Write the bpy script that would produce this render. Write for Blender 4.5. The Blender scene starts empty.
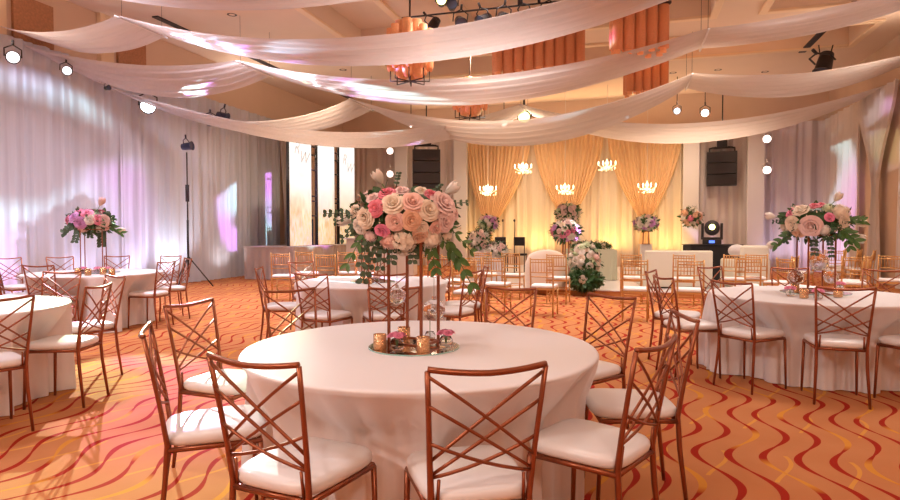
import bpy, bmesh, math, random
from mathutils import Vector, Matrix
PI = math.pi
C = bpy.context.scene.collection
R = math.radians
# ------------------------------------------------------------------ camera
H = 1.35; F = 600.0; YAW = R(16.26); PIT = R(1.81)
fwd = Vector((-math.sin(YAW)*math.cos(PIT), math.cos(YAW)*math.cos(PIT), -math.sin(PIT)))
rgt = Vector((math.cos(YAW), math.sin(YAW), 0)); upv = rgt.cross(fwd)
CAM = Vector((0, 0, H))
def ray(px, py): return fwd + rgt*((px-450)/F) + upv*((250-py)/F)
def at_z(px, py, z): r = ray(px, py); return CAM + r*((z-H)/r.z)
def at_y(px, py, y): r = ray(px, py); return CAM + r*(y/r.y)
def at_x(px, py, x): r = ray(px, py); return CAM + r*(x/r.x)
def at_d(px, py, d): return CAM + ray(px, py)*d
def cs(X, Y, z=0): # ground point, X right of and Y ahead of the viewpoint
    return Vector((math.cos(YAW)*X-math.sin(YAW)*Y, math.sin(YAW)*X+math.cos(YAW)*Y, z))
LW, RW, FW, BW = -11.1, 6.34, 22.4, -5.0     # room walls
TOPD = 4.95                                  # top of the wall drapes
cam = bpy.data.cameras.new('camera'); cam.lens = 24; cam.sensor_width = 36; cam.clip_start = .05
co = bpy.data.objects.new('camera', cam); C.objects.link(co)
co.matrix_world = Matrix.Translation(CAM) @ Matrix((rgt, upv, -fwd)).transposed().to_4x4()
bpy.context.scene.camera = co

# ------------------------------------------------------------------ materials
def nt(name):
    m = bpy.data.materials.new(name); m.use_nodes = True
    return m, m.node_tree.nodes, m.node_tree.links, m.node_tree.nodes['Principled BSDF']
def mat(name, col, rough=.5, metal=0, emit=None, es=0, bump=0, bscale=60, var=0, sheen=0, spec=.5, trans=0, coat=0):
    m, n, l, b = nt(name)
    b.inputs['Base Color'].default_value = (*col, 1); b.inputs['Roughness'].default_value = rough
    b.inputs['Metallic'].default_value = metal; b.inputs['Specular IOR Level'].default_value = spec
    b.inputs['Sheen Weight'].default_value = sheen; b.inputs['Transmission Weight'].default_value = trans
    b.inputs['Coat Weight'].default_value = coat
    if emit: b.inputs['Emission Color'].default_value = (*emit, 1); b.inputs['Emission Strength'].default_value = es
    tc = n.new('ShaderNodeTexCoord'); nz = n.new('ShaderNodeTexNoise'); nz.inputs['Scale'].default_value = bscale
    l.new(tc.outputs['Object'], nz.inputs['Vector'])
    if bump:
        bp = n.new('ShaderNodeBump'); bp.inputs['Strength'].default_value = bump; bp.inputs['Distance'].default_value = .01
        l.new(nz.outputs['Fac'], bp.inputs['Height']); l.new(bp.outputs['Normal'], b.inputs['Normal'])
    if var:
        mx = n.new('ShaderNodeMix'); mx.data_type = 'RGBA'
        mx.inputs['A'].default_value = (*[c*(1-var) for c in col], 1); mx.inputs['B'].default_value = (*[min(1, c*(1+var)) for c in col], 1)
        l.new(nz.outputs['Fac'], mx.inputs['Factor']); l.new(mx.outputs['Result'], b.inputs['Base Color'])
    return m
def sheer(name, col, tl=.4, tp=.1, streak=0, sc=(8, 8, .3)):
    m, n, l, b = nt(name)
    n.remove(b); out = n['Material Output']
    d = n.new('ShaderNodeBsdfDiffuse'); t = n.new('ShaderNodeBsdfTranslucent'); p = n.new('ShaderNodeBsdfTransparent')
    a = n.new('ShaderNodeMixShader'); c = n.new('ShaderNodeMixShader'); a.inputs[0].default_value = tl; c.inputs[0].default_value = tp
    tc = n.new('ShaderNodeTexCoord'); mp = n.new('ShaderNodeMapping'); mp.inputs['Scale'].default_value = sc
    nz = n.new('ShaderNodeTexNoise'); nz.inputs['Scale'].default_value = 2.0; nz.inputs['Detail'].default_value = 4
    l.new(tc.outputs['Object'], mp.inputs['Vector']); l.new(mp.outputs['Vector'], nz.inputs['Vector'])
    mx = n.new('ShaderNodeMix'); mx.data_type = 'RGBA'
    mx.inputs['A'].default_value = (*[x*(1-streak) for x in col], 1); mx.inputs['B'].default_value = (*[min(1, x*(1+streak*.5)) for x in col], 1)
    l.new(nz.outputs['Fac'], mx.inputs['Factor'])
    for s in (d, t): l.new(mx.outputs['Result'], s.inputs['Color'])
    l.new(d.outputs[0], a.inputs[1]); l.new(t.outputs[0], a.inputs[2])
    l.new(a.outputs[0], c.inputs[1]); l.new(p.outputs[0], c.inputs[2]); l.new(c.outputs[0], out.inputs['Surface'])
    return m
M = dict(
 copper=mat('copper_frame', (.30, .095, .045), .33, .7, var=.12, bscale=9),
 gold=mat('chiavari_gold', (.62, .34, .12), .35, .45, var=.15, bscale=14),
 vinyl=mat('white_vinyl', (.80, .785, .785), .34, 0, bump=.12, bscale=18, coat=.15),
 cushion=mat('white_cushion', (.85, .82, .82), .7, 0, bump=.2, bscale=40),
 satin=mat('satin_cloth', (.80, .775, .785), .44, 0, bump=.05, bscale=220, sheen=.25),
 walldrape=sheer('wall_drape_voile', (.80, .74, .72), .22, 0, .12),
 coollitdrape=sheer('cool_lit_voile', (.72, .76, .84), .22, 0, .10),  # white voile for the left wall, bluish light mixed into its colour
 creamdrape=sheer('cream_voile', (.85, .75, .62), .2, 0, .12),
 peach=sheer('peach_voile', (.97, .70, .42), .30, .03, .12),
 swag=sheer('ceiling_voile', (.74, .70, .70), .42, .10, .10, (.4, 14, 6)),
 wall=mat('beige_wall', (.62, .45, .33), .8, var=.06, bscale=2),
 wallup=mat('beige_upper_wall', (.72, .55, .42), .8, var=.04, bscale=2),
 ceil=mat('ceiling_plaster', (.78, .62, .48), .85, var=.04, bscale=1.5),
 creamtrim=mat('cream_moulding', (.85, .66, .45), .6),
 brownpanel=mat('brown_woven_panel', (.42, .20, .10), .8, var=.4, bscale=22),
 white=mat('white_lacquer', (.72, .70, .70), .35),
 ivory=mat('ivory_leather', (.80, .78, .66), .45, bump=.1, bscale=30),
 cream=mat('cream_velvet', (.80, .70, .58), .8, sheen=.3),
 black=mat('black_plastic', (.018, .016, .018), .45),
 blackmet=mat('black_metal', (.03, .028, .03), .4, .5),
 navy=mat('blue_black_casing', (.03, .04, .09), .4),
 darkcloth=mat('black_cloth', (.02, .018, .02), .9),
 skirt=mat('grey_skirt_cloth', (.52, .46, .44), .8, sheen=.2),
 stage=mat('white_gloss_floor', (.85, .82, .82), .18),
 stagefront=mat('orange_carpet_fascia', (.55, .22, .07), .9),
 sage=mat('sage_tablecloth', (.55, .56, .42), .8),
 mirror=mat('mirror_glass', (.85, .82, .78), .04, 1),
 mirroredge=mat('mirror_edge', (.35, .6, .55), .1, .2),
 gvot=mat('gold_mercury_glass', (.70, .42, .22), .22, .85, bump=.6, bscale=120),
 glass=mat('clear_glass', (.97, .97, .98), .03, 0, trans=1),
 water=mat('candle_wax', (.9, .82, .72), .5),
 amber=mat('amber_ribbed_glass', (.62, .22, .09), .5, 0, var=.25, bscale=60, emit=(1, .32, .12), es=.10),
 amber2=mat('amber_shade_glass', (.75, .30, .13), .5, 0, var=.25, bscale=30, emit=(1, .38, .14), es=.22),
 iron=mat('dark_iron', (.06, .04, .035), .5, .6),
 crystal=mat('lit_crystal', (1, .85, .6), .2, 0, emit=(1, .72, .38), es=5),
 candle=mat('lit_bulb', (1, .9, .7), .3, 0, emit=(1, .78, .45), es=14),
 lampwarm=mat('warm_lens', (1, .85, .8), .3, 0, emit=(1, .82, .74), es=12),
 lampwhite=mat('white_lens', (1, 1, 1), .3, 0, emit=(.85, .9, 1), es=5),
 lampstar=mat('blazing_lens', (1, 1, 1), .3, 0, emit=(.8, .88, 1), es=60),
 lampgreen=mat('yellow_green_lens', (1, 1, .5), .3, 0, emit=(.95, 1, .35), es=9),
 lampblue=mat('blue_display', (.1, .2, 1), .3, 0, emit=(.1, .25, 1), es=3),
 darklens=mat('dark_lens', (.05, .06, .1), .1),
 leaf=mat('leaf_green', (.045, .115, .035), .45, var=.35, bscale=25),
 leafbright=mat('leaf_bright', (.07, .17, .04), .4, var=.3, bscale=25),
 euca=mat('eucalyptus_green', (.06, .11, .06), .6, var=.3, bscale=25),
 stem=mat('stem_green', (.12, .20, .06), .5),
 breath=mat('tiny_white_blossom', (.80, .66, .52), .7, var=.2, bscale=80),
)
FC = dict(cream=(.88, .74, .58), blush=(.88, .55, .46), pink=(.80, .20, .26), white=(.90, .84, .76), peach=(.85, .52, .34),
          palepink=(.88, .64, .60), lilac=(.70, .35, .68), hot=(.85, .25, .40), greenw=(.62, .70, .45))
for k, v in FC.items(): M['f_'+k] = mat('petal_'+k, v, .6, var=.08, bscale=30, sheen=.2)

M['glass'].node_tree.nodes['Principled BSDF'].inputs['IOR'].default_value = 1.12
# carpet: wavy red and yellow lines running down the room
def carpet():
    m, n, l, b = nt('wavy_line_carpet')
    b.inputs['Roughness'].default_value = .95; b.inputs['Specular IOR Level'].default_value = .15; 
    def mth(op, a, b_=None, c=None):
        k = n.new('ShaderNodeMath'); k.operation = op
        for i, x in enumerate((a, b_, c)):
            if x is None: continue
            if isinstance(x, (int, float)): k.inputs[i].default_value = x
            else: l.new(x, k.inputs[i])
        return k.outputs[0]
    def mix(f, a, b_):
        k = n.new('ShaderNodeMix'); k.data_type = 'RGBA'
        l.new(f, k.inputs['Factor'])
        for nm, x in (('A', a), ('B', b_)):
            if isinstance(x, tuple): k.inputs[nm].default_value = (*x, 1)
            else: l.new(x, k.inputs[nm])
        return k.outputs['Result']
    tc = n.new('ShaderNodeTexCoord'); sp = n.new('ShaderNodeSeparateXYZ'); l.new(tc.outputs['Object'], sp.inputs[0])
    x, y = sp.outputs['X'], sp.outputs['Y']
    nz = n.new('ShaderNodeTexNoise'); nz.inputs['Scale'].default_value = .45; nz.inputs['Detail'].default_value = 1
    l.new(tc.outputs['Object'], nz.inputs['Vector'])
    warp = mth('MULTIPLY', mth('SUBTRACT', nz.outputs['Fac'], .5), .5)
    L = .92
    ph = mth('MULTIPLY', y, 2*PI/L)
    wav = mth('MULTIPLY', mth('SINE', ph), .082)
    wav2 = mth('MULTIPLY', mth('SINE', mth('MULTIPLY', y, 2*PI/3.1)), .08)
    u = mth('ADD', mth('ADD', x, wav), mth('ADD', wav2, warp))
    fr = mth('FRACT', mth('ADD', mth('DIVIDE', u, .172), 100))
    dist = mth('ABSOLUTE', mth('SUBTRACT', fr, .5))
    cid = mth('FLOOR', mth('ADD', mth('DIVIDE', u, .172), 100))
    ph2 = mth('ADD', mth('MULTIPLY', y, PI/L), mth('MULTIPLY', cid, 1.9))
    seg = mth('SINE', ph2)                     # where the line is red, where it fades to yellow
    width = mth('ADD', .045, mth('MULTIPLY', mth('ABSOLUTE', mth('SINE', ph)), .075))
    line = mth('GREATER_THAN', width, dist)
    mr = n.new('ShaderNodeMapRange'); mr.inputs[1].default_value = -.92; mr.inputs[2].default_value = -.72
    l.new(seg, mr.inputs[0]); red = mr.outputs[0]
    blot = n.new('ShaderNodeTexNoise'); blot.inputs['Scale'].default_value = 2.2; blot.inputs['Detail'].default_value = 3
    l.new(tc.outputs['Object'], blot.inputs['Vector'])
    pile = n.new('ShaderNodeTexNoise'); pile.inputs['Scale'].default_value = 260; l.new(tc.outputs['Object'], pile.inputs['Vector'])
    base = mix(blot.outputs['Fac'], (.50, .175, .060), (.60, .28, .12))
    base = mix(mth('MULTIPLY', pile.outputs['Fac'], .35), base, (.30, .10, .03))
    # thin yellow echo line beside each red one
    e = mth('ABSOLUTE', mth('SUBTRACT', mth('FRACT', mth('ADD', mth('DIVIDE', mth('SUBTRACT', x, wav), .344), 100)), .5))
    echo = mth('MULTIPLY', mth('LESS_THAN', e, .035), mth('GREATER_THAN', mth('SINE', mth('ADD', ph, 1.0)), .1))
    base = mix(mth('MULTIPLY', echo, .6), base, (.72, .36, .05))
    linec = mix(red, (.62, .27, .04), (.33, .018, .006))
    col = mix(line, base, linec)
    l.new(col, b.inputs['Base Color'])
    bp = n.new('ShaderNodeBump'); bp.inputs['Strength'].default_value = .4; bp.inputs['Distance'].default_value = .006
    l.new(pile.outputs['Fac'], bp.inputs['Height']); l.new(bp.outputs['Normal'], b.inputs['Normal'])
    return m
M['carpet'] = carpet()

def screen_mat():
    m, n, l, b = nt('lit_screen_picture'); b.inputs['Roughness'].default_value = .4; b.inputs['Base Color'].default_value = (.1, .1, .1, 1)
    tc = n.new('ShaderNodeTexCoord'); sp = n.new('ShaderNodeSeparateXYZ'); l.new(tc.outputs['Object'], sp.inputs[0])
    mp = n.new('ShaderNodeMapping'); mp.inputs['Scale'].default_value = (4, 11, 3.2); l.new(tc.outputs['Object'], mp.inputs[0])
    nz = n.new('ShaderNodeTexNoise'); nz.inputs['Scale'].default_value = 1.1; nz.inputs['Detail'].default_value = 6; nz.inputs['Roughness'].default_value = .65
    l.new(mp.outputs[0], nz.inputs[0])
    r = n.new('ShaderNodeValToRGB'); r.color_ramp.elements[0].position = .3; r.color_ramp.elements[0].color = (.50, .20, .05, 1)
    r.color_ramp.elements[1].position = .62; r.color_ramp.elements[1].color = (.95, .70, .42, 1)
    l.new(nz.outputs['Fac'], r.inputs[0])
    mr = n.new('ShaderNodeMapRange'); mr.inputs[1].default_value = -.9; mr.inputs[2].default_value = .7; l.new(sp.outputs['Z'], mr.inputs[0])
    mx = n.new('ShaderNodeMix'); mx.data_type = 'RGBA'; mx.inputs['B'].default_value = (1, .97, .92, 1)
    l.new(mr.outputs[0], mx.inputs['Factor']); l.new(r.outputs[0], mx.inputs['A'])
    l.new(mx.outputs['Result'], b.inputs['Emission Color']); b.inputs['Emission Strength'].default_value = 2.3
    return m
M['screen'] = screen_mat()

# ------------------------------------------------------------------ mesh building
class MB:
    def __init__(s): s.v = []; s.f = []
    def add(s, vs, fs):
        o = len(s.v); s.v += [tuple(p) for p in vs]; s.f += [tuple(i+o for i in f) for f in fs]; return s
    def box(s, c, d, rz=0, M4=None):
        x, y, z = [k/2 for k in d]; cr, sr = math.cos(rz), math.sin(rz); vs = []
        for k in (-z, z):
            for a, b in ((-x, -y), (x, -y), (x, y), (-x, y)):
                vs.append((c[0]+a*cr-b*sr, c[1]+a*sr+b*cr, c[2]+k))
        if M4: vs = [M4 @ Vector(v) for v in vs]
        return s.add(vs, [(3, 2, 1, 0), (4, 5, 6, 7), (0, 1, 5, 4), (1, 2, 6, 5), (2, 3, 7, 6), (3, 0, 4, 7)])
    def tube(s, pts, r, n=8, sx=1.0, cap=True):
        pts = [Vector(p) for p in pts]; rs = r if isinstance(r, (list, tuple)) else [r]*len(pts)
        vs = []; prev = None
        for i, p in enumerate(pts):
            a = pts[max(0, i-1)]; b = pts[min(len(pts)-1, i+1)]; t = (b-a).normalized()
            ref = Vector((0, 0, 1)) if abs(t.z) < .9 else Vector((0, 1, 0))
            if prev is not None: ref = prev
            u = t.cross(ref); u = u.normalized() if u.length > 1e-5 else Vector((1, 0, 0)); w = t.cross(u).normalized()
            prev = (-w) if False else ref
            for k in range(n):
                an = 2*PI*k/n; vs.append(p+u*math.cos(an)*rs[i]*sx+w*math.sin(an)*rs[i])
        fs = []
        for i in range(len(pts)-1):
            for k in range(n):
                a = i*n+k; b = i*n+(k+1) % n; fs.append((a, b, b+n, a+n))
        if cap: fs += [tuple(range(n-1, -1, -1)), tuple(range((len(pts)-1)*n, len(pts)*n))]
        return s.add(vs, fs)
    def lathe(s, prof, c=(0, 0, 0), n=20, axis=None):
        vs = []; fs = []
        for r, z in prof:
            for k in range(n):
                a = 2*PI*k/n; vs.append(Vector((r*math.cos(a), r*math.sin(a), z)))
        for i in range(len(prof)-1):
            for k in range(n):
                a = i*n+k; b = i*n+(k+1) % n; fs.append((a, b, b+n, a+n))
        flat = len(prof) == 2 and prof[0][1] == prof[1][1]
        if prof[0][0] > 1e-4 and not flat: fs.append(tuple(range(n-1, -1, -1)))
        if prof[-1][0] > 1e-4 and not flat: fs.append(tuple(range((len(prof)-1)*n, len(prof)*n)))
        if axis is not None:
            q = Vector((0, 0, 1)).rotation_difference(Vector(axis)); vs = [q @ v for v in vs]
        c = Vector(c); return s.add([v+c for v in vs], fs)
    def ball(s, c, r, n=8, m=6, sc=(1, 1, 1)):
        c = Vector(c); vs = [c+Vector((0, 0, -r*sc[2]))]; fs = []
        for i in range(1, m):
            p = -PI/2+PI*i/m
            for k in range(n):
                a = 2*PI*k/n; vs.append(c+Vector((r*math.cos(p)*math.cos(a)*sc[0], r*math.cos(p)*math.sin(a)*sc[1], r*math.sin(p)*sc[2])))
        vs.append(c+Vector((0, 0, r*sc[2])))
        for k in range(n): fs.append((0, 1+(k+1) % n, 1+k))
        for i in range(m-2):
            for k in range(n):
                a = 1+i*n+k; b = 1+i*n+(k+1) % n; fs.append((a, b, b+n, a+n))
        t = len(vs)-1
        for k in range(n): fs.append((t, 1+(m-2)*n+k, 1+(m-2)*n+(k+1) % n))
        return s.add(vs, fs)
    def grid(s, fn, nu, nv, closed=False):
        vs = [fn(i/nu, j/nv) for j in range(nv+1) for i in range(nu+(0 if closed else 1))]
        w = nu if closed else nu+1
        fs = [(j*w+i, j*w+(i+1) % w, (j+1)*w+(i+1) % w, (j+1)*w+i) for j in range(nv) for i in range(nu)]
        return s.add(vs, fs)
    def mesh(s, name, m, smooth=True):
        me = bpy.data.meshes.new(name); me.from_pydata(s.v, [], s.f); me.validate()
        if smooth: me.polygons.foreach_set('use_smooth', [True]*len(me.polygons))
        me.materials.append(m); me.update(); return me
    def build(s, name, m, parent=None, smooth=True, bevel=0, loc=None, rz=0):
        o = bpy.data.objects.new(name, s.mesh(name, M[m] if isinstance(m, str) else m, smooth)); C.objects.link(o); o.parent = parent
        if loc is not None: o.location = loc
        if rz: o.rotation_euler[2] = rz
        if bevel:
            b = o.modifiers.new('bevel', 'BEVEL'); b.width = bevel; b.segments = 3; b.limit_method = 'ANGLE'
        if smooth and bevel == 0 and False: pass
        return o
def sharp(o, ang=40):
    me = o.data
    try: me.set_sharp_from_angle(angle=R(ang))
    except Exception: pass
    return o
def tag(o, label=None, cat=None, group=None, kind=None):
    if label: o['label'] = label
    if cat: o['category'] = cat
    if group: o['group'] = group
    if kind: o['kind'] = kind
    return o
def empty(name, loc, rz=0, label=None, cat=None, group=None):
    o = bpy.data.objects.new(name, None); C.objects.link(o); o.empty_display_size = .1
    o.location = loc; o.rotation_euler = (0, 0, rz); return tag(o, label, cat, group)
def struct(o): o['kind'] = 'structure'; return o
def copy_tree(o, parent=None):
    c = o.copy(); C.objects.link(c); c.parent = parent
    for ch in list(o.children): copy_tree(ch, c)
    return c
def drop_tree(o):
    for ch in list(o.children): drop_tree(ch)
    bpy.data.objects.remove(o)

# ------------------------------------------------------------------ the room
struct(MB().box(((LW+RW)/2, (FW+BW)/2, -.05), (RW-LW+.6, FW-BW+.6, .1)).build('floor', 'carpet', smooth=False))
CZ, RZ = 6.1, 6.55
def ceiling():
    us = [LW-.3, -6.6, -5.0, -3.6, 1.75, 2.9, 5.4, RW+.3]; vs = [BW-.3, 2, 7.5, 8.3, 14.4, 15.9, 17.6, FW+.3]
    def z(i, j):
        if not (0 <= i < 7 and 0 <= j < 7): return None
        if i in (1, 3, 5) and j in (1, 3): return RZ
        if 1 <= i <= 5 and j == 5: return RZ
        return CZ
    mb = MB()
    for i in range(7):
        for j in range(7):
            a, b, c, d, h = us[i], us[i+1], vs[j], vs[j+1], z(i, j)
            mb.add([(a, c, h), (a, d, h), (b, d, h), (b, c, h)], [(0, 1, 2, 3)])
            g = z(i+1, j)
            if g and g != h: mb.add([(b, c, h), (b, d, h), (b, d, g), (b, c, g)], [(0, 1, 2, 3)])
            g = z(i, j+1)
            if g and g != h: mb.add([(a, d, h), (b, d, h), (b, d, g), (a, d, g)], [(0, 1, 2, 3)])
    # roof slab so that nothing leaks
    mb.box(((LW+RW)/2, (FW+BW)/2, 6.8), (RW-LW+.6, FW-BW+.6, .2))
    return mb
struct(ceiling().build('ceiling', 'ceil', smooth=False))
k = 0
for (a, b, c, d) in ((-6.6, -5.0, 8.3, 14.4), (-3.6, 1.75, 8.3, 14.4), (2.9, 5.4, 8.3, 14.4), (-6.6, 5.4, 15.9, 17.6)):
    k += 1; w = .16; mb = MB()
    for (x, y, sx, sy) in ((a-w/2, (c+d)/2, w, d-c+2*w), (b+w/2, (c+d)/2, w, d-c+2*w), ((a+b)/2, d+w/2, b-a, w), ((a+b)/2, c-w/2, b-a, w)):
        mb.box((x, y, CZ-.03), (sx, sy, .06))
    struct(mb.build('trim_%d' % k, 'creamtrim', smooth=False, bevel=.015))
struct(MB().box((LW-.15, (FW+BW)/2, 3.3), (.3, FW-BW+.6, 6.6)).build('wall_left', 'wallup', smooth=False))
struct(MB().box((RW+.15, (FW+BW)/2, 3.3), (.3, FW-BW+.6, 6.6)).build('wall_right', 'wall', smooth=False))
struct(MB().box(((LW+RW)/2, FW+.15, 3.3), (RW-LW+.6, .3, 6.6)).build('wall_far', 'wallup', smooth=False))
struct(MB().box(((LW+RW)/2, BW-.15, 3.3), (RW-LW+.6, .3, 6.6)).build('wall_near', 'wall', smooth=False))
# brown woven panels and pilasters high on the left wall
p0 = at_x(11, 10, LW).y; p1 = at_x(51, 10, LW).y; d = p1-p0
k = 4
for i in range(-1, 2):
    y0 = p0+i*(d+1.6)
    k += 1; struct(MB().box((LW+.03, y0+d/2, 5.38), (.06, d, .9)).build('trim_%d' % k, 'brownpanel', smooth=False))
    k += 1; struct(MB().box((LW+.06, y0-.35, 5.5), (.12, .35, 1.2)).build('trim_%d' % k, 'creamtrim', smooth=False, bevel=.01))

# ------------------------------------------------------------------ wall drapes
def pleat(s, seed=0, wl=.26):
    a = s*2*PI/wl
    return .045*math.sin(a+1.3*math.sin(a*.31+seed))+.03*math.sin(a*.53+seed*2)+.012*math.sin(a*2.1+seed)
def drape_run(name, p, q, off, z1, m, seed, label, cat='drape', group=None, z0=.01, wl=.26, tie=None):
    """pleated voile hung from p to q, offset off from the wall"""
    p = Vector(p); q = Vector(q); L = (q-p).length; t = (q-p).normalized(); n_ = Vector((-t.y, t.x, 0))
    nu = max(8, int(L/.035)); mb = MB()
    def fn(a, b):
        z = z0+(z1-z0)*(1-b); s = a*L
        amp = .75+.35*b
        w = p+t*s+n_*(off+pleat(s+.015*math.sin(z*1.3+s), seed, wl)*amp)
        return (w.x, w.y, z)
    mb.grid(fn, nu, 9)
    o = mb.build(name, m); 
    o['_n'] = 0; del o['_n']
    return tag(o, label, cat, group)
yend = at_x(277, 260, LW).y
drape_run('wall_drape', (LW, 3.0, 0), (LW, 11.0, 0), -.16, TOPD, 'coollitdrape', 1, 'white pleated voile drape on the left wall nearest the viewer, left of the pink flowers')
drape_run('wall_drape', (LW, 10.95, 0), (LW, 14.4, 0), -.19, TOPD, 'coollitdrape', 2.2, 'white pleated voile drape on the left wall behind the tall pink flowers and blazing lamp')
drape_run('wall_drape', (LW, 14.35, 0), (LW, yend, 0), -.16, TOPD, 'coollitdrape', 3.4, 'white pleated voile drape on the left wall between the tripod lamp and the lit screens')
drape_run('wall_drape', (LW, -4.9, 0), (LW, 3.05, 0), -.19, TOPD, 'coollitdrape', 5, 'white pleated voile drape on the left wall behind the viewer')
# curtain beside the screens, pulled aside
def pulled(name, y_rod0, y_rod1, x, tie_y, tie_z, z1, m, label, amp=.05, fx=1, seed=0):
    mb = MB()
    def fn(a, b):
        z = z1*(1-b)+.01*b; f = (z1-z)/(z1-tie_z)
        if f <= 1: g = 1-.86*math.sin(f*PI/2)**1.6
        else: g = .14+.22*min(1, (f-1)*1.3)
        mid = y_rod0+(y_rod1-y_rod0)*a
        y = tie_y+(mid-tie_y)*g
        return (x+fx*(.08+amp*math.sin(a*2*PI*11+seed)*(.5+.5*g)+.03*math.sin(a*40)), y, z)
    mb.grid(fn, 120, 26)
    return tag(mb.build(name, m), label, 'curtain')
pulled('tied_curtain', yend-.05, yend+1.8, LW+.1, yend+.25, 1.0, TOPD-.3, 'walldrape', 'narrow pale curtain pulled aside just left of the first lit screen')
yr0 = at_x(862, 150, RW).y; yr1 = at_x(899, 150, RW).y
drape_run('wall_drape', (RW, FW-.2, 0), (RW, yr0-.3, 0), -.16, TOPD, 'walldrape', 7, 'pleated voile drape on the right wall, from the far corner to the tied curtain', wl=.3)
pulled('tied_curtain', yr0-.2, yr1-.4, RW-.1, at_x(884, 150, RW).y, at_x(884, 195, RW).z, TOPD, 'walldrape', 'lilac tinted curtain tied in the middle at the right wall, right edge of the picture', fx=-1, seed=2)
drape_run('wall_drape', (RW, yr1-.5, 0), (RW, 6, 0), -.2, TOPD, 'walldrape', 8, 'white voile drape at the extreme right edge of the picture, right of the tied curtain', wl=.3)
# far wall drapes: left, stage centre, right
fx = lambda px: at_y(px, 200, FW).x
fd = [(LW+.1, fx(394), 'walldrape', 'brownish voile drape on the far wall behind the lit screens and left speaker'),
      (fx(394), fx(457), 'walldrape', 'voile drape on the far wall behind the hanging left speaker, between two white pillars'),
      (fx(457), fx(690), 'creamdrape', 'cream backdrop drape behind the three peach swags, lit from below'),
      (fx(690), fx(755), 'walldrape', 'voile drape on the far wall behind the hanging right speaker'),
      (fx(755), RW-.1, 'walldrape', 'voile drape on the far wall right of the rightmost white pillar')]
for i, (a, b, m_, lb) in enumerate(fd):
    drape_run('wall_drape', (b, FW, 0), (a, FW, 0), .16, TOPD, m_, 10+i, lb, wl=.3)
for i, px in enumerate((402, 461, 690.5, 755)):
    c = at_y(px, 200, FW-.45); w = 13.5*23/600
    o = MB().box((c.x, FW-.5, TOPD/2), (w, .18, TOPD)).build('pillar', 'white', smooth=False, bevel=.02)
    tag(o, ['white flat pillar on the far wall just left of the hanging left speaker', 'white flat pillar on the far wall at the left end of the peach swags',
            'white flat pillar with pink flowers at the right end of the peach swags', 'white flat pillar on the far wall right of the hanging right speaker, beside two round lamps'][i], 'pillar')
# peach swags
for (a, b, cx, cy, lb) in ((465, 531, 489, 228, 'left one of the three peach swag curtains on the stage backdrop'),
                       (533, 604, 567, 222, 'middle one of the three peach swag curtains, behind the pink flowers'),
                       (607, 683, 645, 222, 'right one of the three peach swag curtains on the stage backdrop')):
    v = FW-.42; A = at_y(a, 140, v); B = at_y(b, 140, v); Q = at_y(cx, cy, v); mb = MB()
    def fn(s, t, A=A, B=B, Q=Q, v=v):
        z = TOPD+(Q.z-TOPD)*t; top = A.x+(B.x-A.x)*s; g = 1-.93*t**1.9
        mid = Q.x; x = mid+(top-mid)*g
        return (x, v+.045*math.sin(s*2*PI*17)*(1-.35*t)+.03*math.sin(s*2*PI*5+1)-.05*t, z)
    mb.grid(fn, 136, 22)
    ptop = mb.build('swag_curtain', 'peach'); tag(ptop, lb, 'curtain', None)
    tl = MB(); 
    def fn2(s, t, Q=Q, v=v):
        z = Q.z+.03+(.45-Q.z)*t; w = (.07+.14*math.sin(min(1, t*1.2)*PI/2))
        return (Q.x+(s-.5)*2*w, v-.03+.03*math.sin(s*2*PI*6), z)
    tl.grid(fn2, 40, 8); tl.build('tail', 'peach', ptop)
    MB().tube([(Q.x-.1, v-.09, Q.z+.02), (Q.x, v-.12, Q.z), (Q.x+.1, v-.09, Q.z+.02)], .035, 8).build('tie_band', 'f_cream', ptop)

# ------------------------------------------------------------------ ceiling swags
def swagrow(spans, label, seed):
    """spans: list of (u, z, v_near, v_far) supports, with sags (near, far) between"""
    sup, sags = spans; mb = MB(); NU, NV = 40, 26
    tot = len(sags)
    def fn(a, b):
        s = a*tot; i = min(tot-1, int(s)); s -= i
        A, B = sup[i], sup[i+1]; sn, sf = sags[i]
        vn = A[2]+(B[2]-A[2])*s; vf = A[3]+(B[3]-A[3])*s
        u = A[0]+(B[0]-A[0])*s; z = A[1]+(B[1]-A[1])*s
        sag = (sn+(sf-sn)*b)*4*s*(1-s)
        rip = (.028*math.sin(b*2*PI*5+seed+1.5*math.sin(s*3+seed))+.018*math.sin(b*2*PI*9+seed*2+s*2))*(.35+.65*4*s*(1-s))
        return (u, vn+(vf-vn)*b, z-sag+rip)
    mb.grid(fn, NU*tot, NV)
    o = mb.build('ceiling_swag', 'swag'); tag(o, label, 'drape', None)
    for A in sup[1:-1]:
        MB().tube([(A[0], A[2]-.05, A[1]-.035), (A[0], A[3]+.05, A[1]-.035)], .02, 8).build('hanging_rod', 'white', o)
        for y in (A[2]+.1, A[3]-.1): MB().tube([(A[0], y, A[1]-.03), (A[0], y, CZ)], .004, 4).build('hanging_wire', 'iron', o)
    return o
swagrow(([(LW+.05, 5.1, 5.7, 6.8), (-8.4, 5.1, 5.7, 6.8), (1.45, 5.1, 5.7, 6.8), (RW-.05, 5.7, 5.7, 6.8)], [(.25, .3), (.8, .97), (.2, .3)]),
        'sheer white ceiling swag nearest the viewer, along the top left edge of the picture', 0)
swagrow(([(LW+.05, 5.12, 8.3, 9.4), (-8.5, 5.1, 8.5, 9.65), (1.45, 5.1, 8.5, 9.65), (RW-.05, 5.7, 8.5, 9.65)], [(.22, .28), (.80, .93), (.2, .3)]),
        'sheer white ceiling swag second nearest, crossing over the amber chandeliers under the spotlight row', 1.7)
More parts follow.
